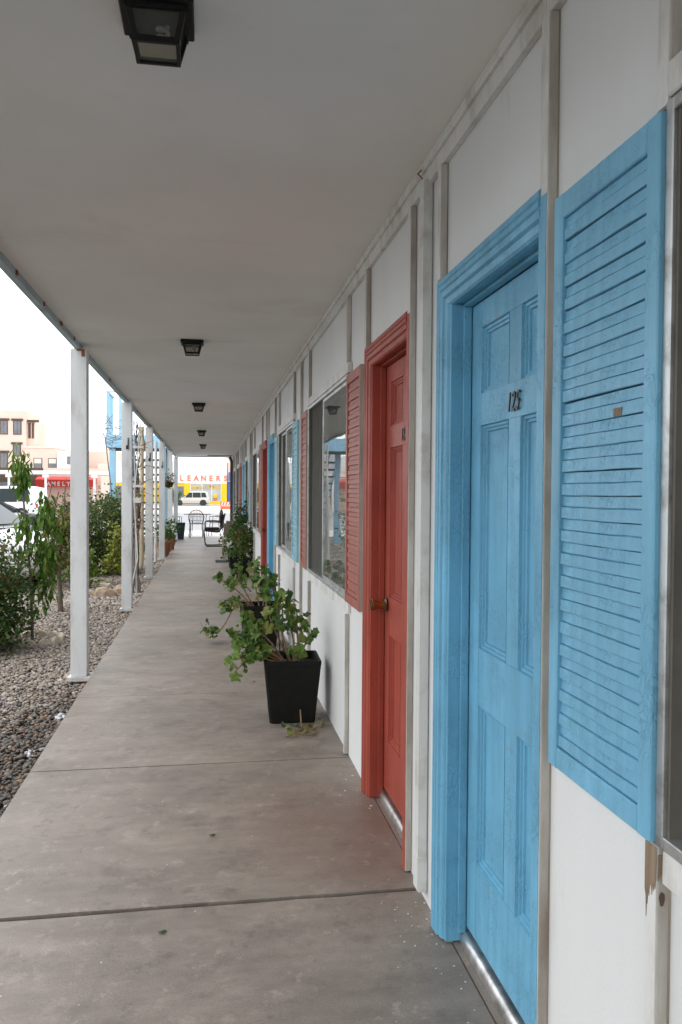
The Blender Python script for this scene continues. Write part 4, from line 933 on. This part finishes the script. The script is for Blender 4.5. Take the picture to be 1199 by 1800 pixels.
# ================================================================== CARS
def loft(mb, secs):
    """secs: list of (x, [(y,z) half outline from bottom centre to top centre])"""
    rows = []
    for x_, h in secs: rows.append([(x_, y, z) for y, z in h] + [(x_, -y, z) for y, z in h[::-1]])
    b = len(mb.v); mb.grid(rows, True); n = len(rows[0]); mb.f.append(tuple(range(b, b+n))); mb.f.append(tuple(range(b+(len(rows)-1)*n, b+len(rows)*n)))
    return mb
def car(name, label, cat, loc, rz, paintm, L=4.5, W=.92, H=1.65, hood=1.02, cowl=.62, rear_x=-.92, boxy=0, group=None):
    """nose towards +x; origin on the ground at the middle"""
    t = thing(name, label, cat, loc, rz, group); h = L/2
    def sec(x_, w_, zb, zbelt, zt, crown=.06): return (x_, [(0, zb), (w_*.80, zb), (w_*.95, zb+.07), (w_, zb+.30), (w_*1.0, zbelt-.16), (w_*.965, zbelt-.03), (w_*.90, zt-.012), (w_*.6, zt+crown*.6), (0, zt+crown)])
    bz = hood-.04
    body = loft(MB(), [sec(-h, W*.84, .40, .80, .88), sec(-h+.06, W*.93, .30, bz-.05, bz-.02), sec(-h+.35, W*.99, .24, bz, bz), sec(-h+1.2, W, .22, bz, bz), sec(.0, W, .22, bz-.02, bz-.02),
                       sec(cowl+.1, W, .22, bz-.03, bz-.02), sec(h-.95, W*.99, .22, bz-.06, bz-.05), sec(h-.45, W*.95, .24, bz-.12, bz-.13), sec(h-.16, W*.86, .28, bz-.22, bz-.22), sec(h-.04, W*.76, .34, bz-.33, bz-.32, .03), sec(h, W*.68, .42, .62, .64, .02)])
    body.build('body', paintm, t, smooth=True)
    rr = h*rear_x
    cab_pts = [(-h+.10, bz-.03, .86), (rr+.12+.25*(1-boxy), H-.07, .76), (rr+.55, H, .74), (-.05, H-.0, .75), (cowl-.45, H-.10, .76), (cowl+.42, bz-.04, .86)]
    cab = MB(); rows = []
    for x_, z, k in cab_pts:
        rows.append([(x_, W*.90*(1 if z < bz else 1), bz-.10), (x_, W*.91, bz-.02) if z < bz else (x_, W*.91, bz), (x_, W*k, z-.05 if z > bz else bz-.015), (x_, W*(k-.12), z if z > bz else bz-.01), (x_, 0, z+.02)])
    rows2 = [r_ + [(p[0], -p[1], p[2]) for p in r_[-2::-1]] for r_ in rows]
    cab.grid(rows2); cab.build('cabin', paintm, t, smooth=True)
    def side(s, xa, xb, za, zb, xa2, xb2):
        def yy(z): q = (z-bz)/(H-bz); return s*(W*(.91-.155*q)+.006)
        pts = [(xa, yy(za), za), (xb, yy(za), za), (xb2, yy(zb), zb), (xa2, yy(zb), zb)]
        return MB().poly(pts if s < 0 else pts[::-1]).build('side_window', 'car_glass', t)
    zt = H-.12; zb = bz+.03
    for s in (-1, 1):
        side(s, -.15, cowl+.22, zb, zt, -.15, cowl-.42)
        side(s, -h*.52, -.22, zb, zt, -h*.50, -.22)
        side(s, rr+.22, -h*.55, zb+.03, zt, rr+.42, -h*.53)
        m = MB(); m.box(cowl+.0, cowl+.16, s*W*1.02 if s > 0 else s*W*1.02-.16, s*W*1.02+.16 if s > 0 else s*W*1.02, bz+.03, bz+.18); m.build('mirror', paintm, t, bevel=.04)
        MB().grid([[(h-.50, s*W*.935, bz-.16), (h-.14, s*W*.80, bz-.27), (h-.07, s*W*.60, bz-.30)], [(h-.46, s*W*.955, bz-.26), (h-.11, s*W*.82, bz-.37), (h-.035, s*W*.62, bz-.39)]]).build('headlight', 'lamp_lens', t)
        MB().box(-h+.01, -h+.10, s*W*.86-.07, s*W*.86+.07, .78, bz-.06).build('tail_light', 'tail', t, bevel=.015)
    wsh = MB().poly([(cowl+.38, -W*.74, bz+.02), (cowl+.38, W*.74, bz+.02), (cowl-.40, W*.64, H-.13), (cowl-.40, -W*.64, H-.13)])
    for i_, v in enumerate(wsh.v): wsh.v[i_] = (v[0]+.02, v[1], v[2]+.02)
    wsh.build('windscreen', 'car_glass', t)
    MB().box(h-.10, h+.012, -W*.55, W*.55, .30, .52).build('grille', 'plastic', t, bevel=.02)
    for x_ in (-h+.88, h-.92):
        for s in (-1, 1):
            y = s*(W-.10)
            wl = MB().lathe([(.20, -.10), (.33, -.10), (.355, -.06), (.355, .06), (.33, .10), (.20, .10)], 'y', (x_, y, .355), 24).build('wheel', 'tyre', t, smooth=True)
            MB().lathe([(.02, -.01), (.06, .0), (.20, -.03), (.225, .02), (.21, .0)], 'y', (x_, y+s*.085, .355), 20).build('rim', 'rim', wl, smooth=True)
            MB().lathe([(.37, -.02), (.42, .0), (.42, .022), (.36, .023)], 'y', (x_, s*(W-.012), .36), 24).build('wheel_arch', 'plastic', t)
    MB().box(-h+.3, h-.3, -W*.9, W*.9, .18, .30).build('underbody', 'plastic', t)
    return t
car('parked_crossover', 'white crossover parked nose towards the walkway behind the sapling', 'car', (-4.55, 13.5, -.14), R(-12), 'car_white', 4.5, .93, 1.68, 1.04, 1.12)
car('parked_van', 'white van parked beyond the white crossover', 'van', (-11.4, 48, -.28), R(165), 'car_white', 4.9, .95, 1.95, 1.1, .9, boxy=1)
car('parked_wagon', 'tan sport utility vehicle parked in front of the yellow cleaners', 'car', (-2.15, 105.5, -.28), R(180), 'car_tan', 4.8, .95, 1.80, 1.05, boxy=1)
car('parked_sedan', 'dark vehicle parked between the shrubs and the street', 'car', (-6.6, 26, -.2), R(20), 'plastic', 4.4, .9, 1.45, .95)
# striped barricade
t = thing('road_barricade', 'orange and white striped road barricade at the kerb', 'barricade', (1.7, 73, -.276))
for k, z in enumerate((.58, .20)):
    MB().box(-.62, .62, -.02, .02, z, z+.28).build('board', 'orange', t)
    for q in range(5):
        x_ = -.55+q*.25
        if k == 0: MB().prism([(x_, z+.01), (x_+.1, z+.01), (x_+.2, z+.27), (x_+.1, z+.27)], 1, -.0235, -.0205).build('stripe', 'white_far', t)
for sx in (-1, 1): MB().box(sx*.58-.03, sx*.58+.03, -.22, -.17, 0, .9).box(sx*.58-.03, sx*.58+.03, .17, .22, 0, .9).build('leg', 'orange', t)

# ================================================================== ACROSS THE STREET
YF = 112.0
cl = thing('cleaners_shop', 'yellow and white cleaners shop facing the end of the walkway', 'building', (0, YF, -.28))
MB().box(-13, 2.55, .0, 12, 2.95, 5.75).build('wall', 'white_far', cl)
MB().box(-13, -3.25, .1, 12, 0, 2.949).box(-3.25, -2.43, 0, 12, 0, 2.949).box(1.80, 2.55, 0, 12, 0, 2.949).box(-2.43, 1.80, 0, 12, 0, .50).build('shop_front', 'yellow', cl)
MB().box(-13.1, 2.62, -.06, 12, 5.75, 5.88).build('parapet', 'white_far', cl)
wn = MB().box(-2.42, -2.34, .05, .15, .501, 2.945).box(1.72, 1.79, .05, .15, .501, 2.945).box(-2.34, 1.72, .05, .15, 2.86, 2.945).box(-.85, -.77, .05, .15, .501, 2.86).box(.45, .53, .05, .15, .501, 2.86).build('window', 'white_far', cl)
for a, b in ((-2.34, -.85), (-.77, .45), (.53, 1.72)): MB().box(a, b, .1, .12, .501, 2.86).build('pane', 'shop_glass', wn)
for k, c in enumerate('FAMILY OWNED'):
    if c == ' ': continue
    q = (k-5.5)/5.5; o = obj('window_letter', text_mesh('window_letter', c, .62, 'sign_yellow', .01, 0, .85, .02), wn, (q*1.75-.33, .04, 2.28-.22*q*q)); o.rotation_euler = (R(90), R(12*q), 0)
MB().lathe([(.05, .0), (.3, .15), (.33, .45), (.2, .62), (.05, .66)], 'z', (.95, .06, .85), 12).build('window_poster', 'sign_yellow', wn, smooth=True)
MB().box(.75, 1.25, .03, .05, .62, .82).build('window_sticker', 'orange', wn)
for k, c in enumerate('CLEANERS'):
    o = obj('sign_letter', text_mesh('sign_letter', c, 1.05, 'sign_red', .03, 0, .95, .03), cl, (-4.55+k*.985, -.04, 3.28)); o.rotation_euler = (R(90), 0, 0)
MB().box(-3.24, -3.16, .02, .1, 0, 2.94).build('shop_door_frame', 'white_far', cl)
MB().box(-4.6, -3.26, .02, .09, 0, 2.5).build('doorway', 'dusk_glass', cl)
for x_ in (-12.4, -10.6, -8.4, -6.6): MB().box(x_, x_+.12, -.03, .095, 0, 2.6).box(x_+.13, x_+1.0, .03, .098, .3, 2.5).build('side_window', 'dusk_glass', cl)
bs = thing('blue_shop', 'blue shop with a star sign next to the cleaners', 'building', (0, YF, -.28))
MB().box(2.63, 9, .3, 10, 0, 3.2).build('shop_front', 'shop_blue', bs)
MB().box(2.64, 9, .2, 10, 3.201, 7.2).build('wall', 'pink', bs)
MB().box(2.75, 3.9, -.35, -.2, 3.3, 4.5).build('sign', 'shop_blue', bs)
MB().prism([(.3*math.cos(a)*(1 if k % 2 == 0 else .45)+3.25, .3*math.sin(a)*(1 if k % 2 == 0 else .45)+3.9) for k, a in enumerate(np.linspace(math.pi/2, math.pi*2.5, 11)[:-1])], 1, -.39, -.355).build('sign_star', 'white_far', bs)
MB().box(3.0, 3.5, .25, .29, .5, 2.6).build('window', 'white_far', bs)
# pink tower building, portico and awning on the left
pk = thing('pink_building', 'pink pueblo style building with a square tower at the left', 'building', (-26, 110, -.28))
MB().box(-8, 2.7, 0, 9, 0, 12.1).box(2.7, 3.7, .8, 8, 0, 11.0).build('tower', 'pink', pk)
MB().box(2.71, 6.6, -.6, 9, 0, 7.3).box(3.71, 5.4, 1, 9, 7.3, 7.8).build('wing', 'pink', pk)
MB().box(2.6, 6.7, -.7, 9, 7.301, 7.5).build('parapet', 'cream', pk)
for a, b, z0, z1 in ((-.36, .40, 9.1, 10.75), (1.24, 2.08, 9.1, 10.75), (-.36, .40, 4.4, 6.6), (1.2, 2.0, 6.3, 7.7), (-4, -3.2, 9.1, 10.75)):
    f = MB().box(a-.1, b+.1, -.05, -.001, z0-.1, z1+.05).build('window', 'brown_wood', pk)
    for q in range(2): MB().box(a+(b-a)*q/2+.02, a+(b-a)*(q+1)/2-.02, -.08, -.051, z0, z1).build('pane', 'dusk_glass', f)
    MB().box(a-.3, b+.3, -.14, -.0505, z1+.06, z1+.32).build('lintel', 'brown_wood', f)
MB().box(2.85, 3.15, .72, .799, 8.6, 10.6).box(3.3, 3.55, .72, .799, 8.6, 10.6).build('slit_window', 'brown_wood', pk)
MB().box(2.6, 4.2, .55, .79, 10.7, 11.0).build('lintel', 'brown_wood', pk)
for a in (3.85, 5.65):
    f = MB().box(a-.07, a+.99, -.66, -.601, 4.25, 6.0).build('window', 'brown_wood', pk)
    MB().box(a+.02, a+.9, -.7, -.661, 4.35, 5.3).build('pane', 'dusk_glass', f); MB().box(a+.02, a+.9, -.7, -.661, 5.32, 5.92).build('blind', 'cream', f)
wb = thing('white_house', 'narrow white two storey house beside the pink building', 'building', (-18.6, 108, -.28))
MB().box(-.5, 1.6, 0, 6, 0, 6.9).build('wall', 'white_far', wb)
for z in (3.4, 5.2): MB().box(.75, 1.25, -.05, -.001, z, z+1.0).build('window', 'dusk_glass', wb)
p2 = thing('pink_warehouse', 'low pink building behind the cleaners, seen past the first post', 'building', (-16.3, 118, -.28))
MB().box(-1.5, 3.5, 0, 8, 0, 7.4).box(3.5, 8, 1, 8, 0, 6.0).build('wall', 'pink', p2)
MB().box(1.9, 3.3, 2, 4, 7.4, 8.0).build('roof_unit', 'cream', p2)
cb = thing('cream_building', 'cream single storey shop left of the cleaners', 'building', (-14.7, 113, -.28))
MB().box(0, 1.6, 0, 8, 0, 5.5).build('wall', 'cream', cb)
po = thing('street_portico', 'white flat roofed portico running along the far pavement', 'portico', (-17, 70, -.28))
MB().box(-12, 8.6, 0, 4.5, 3.12, 3.42).build('roof', 'white_far', po)
for x_ in (-6, -2.5, .8, 3.7, 6.2, 7.6): MB().box(x_-.08, x_+.08, .1, .27, 0, 3.119).box(x_-.25, x_+.25, .05, .37, 2.85, 3.11).build('post', 'white_far', po)
sh = thing('awning_shop', 'brown shop with a red lettered awning under the portico', 'building', (-17, 76, -.28))
MB().box(-12, 2.4, 0, 8, 0, 3.8).build('wall', 'brown_wood', sh)
MB().box(2.4, 7.4, 0, 8, 0, 3.8).build('wall', 'pink', sh)
MB().box(-1.5, -.2, -.05, -.001, .3, 2.5).box(-4.5, -3.1, -.05, -.001, .3, 2.5).build('window', 'dusk_glass', sh)
MB().prism([(0, 3.05), (-1.3, 2.75), (-1.35, 2.1), (-1.3, 2.1), (0, 2.5)], 0, 1.95, 7.0).build('awning', 'awning', sh)
for k, c in enumerate("AMELY'S"):
    o = obj('awning_letter', text_mesh('awning_letter', c, .52, 'white_far', .01, 0, .9, .02), sh, (3.1+k*.42, -1.365, 2.2)); o.rotation_euler = (R(90), 0, 0)
ys_ = thing('yellow_annex', 'yellow shop front between the portico and the cleaners', 'building', (-13.2, 100, -.28))
MB().box(0, 1.6, 0, 6, 0, 3.3).build('wall', 'yellow', ys_)
MB().box(.5, .95, -.05, -.001, .3, 2.6).build('window', 'dusk_glass', ys_)
# street trees
for i, (x_, y, hgt, lab) in enumerate(((-3.9, 96, 2.2, 'green street shrub at the front of the tan vehicle'), (-30, 88, 5, 'street tree out by the pink tower'))):
    t = thing('street_tree', lab, 'tree', (x_, y, -.28)); MB().tube([(0, 0, 0), (0, 0, hgt*.6)], .08).build('trunk', 'bark', t)
    foliage('crown', [(0, 0, hgt*.6, hgt*.3, hgt*.3, hgt*.4)], 700, .22, GR, t)
# buildings on the car park's far side, which the motel windows mirror
mb_ = thing('opposite_wing', 'white motel wing across the car park with blue doors', 'building', (-24, 2, -.14))
MB().box(-6, 0, -14, 14, 0, 5.6).build('wall', 'white_far', mb_)
for k in range(6):
    y = -12+k*4.4
    for z in (0.1, 2.9):
        MB().box(.001, .05, y, y+.9, z, z+2.05).build('door', 'stairs_blue', mb_); MB().box(.001, .05, y+1.5, y+3.1, z+.9, z+2.0).build('window', 'dusk_glass', mb_)
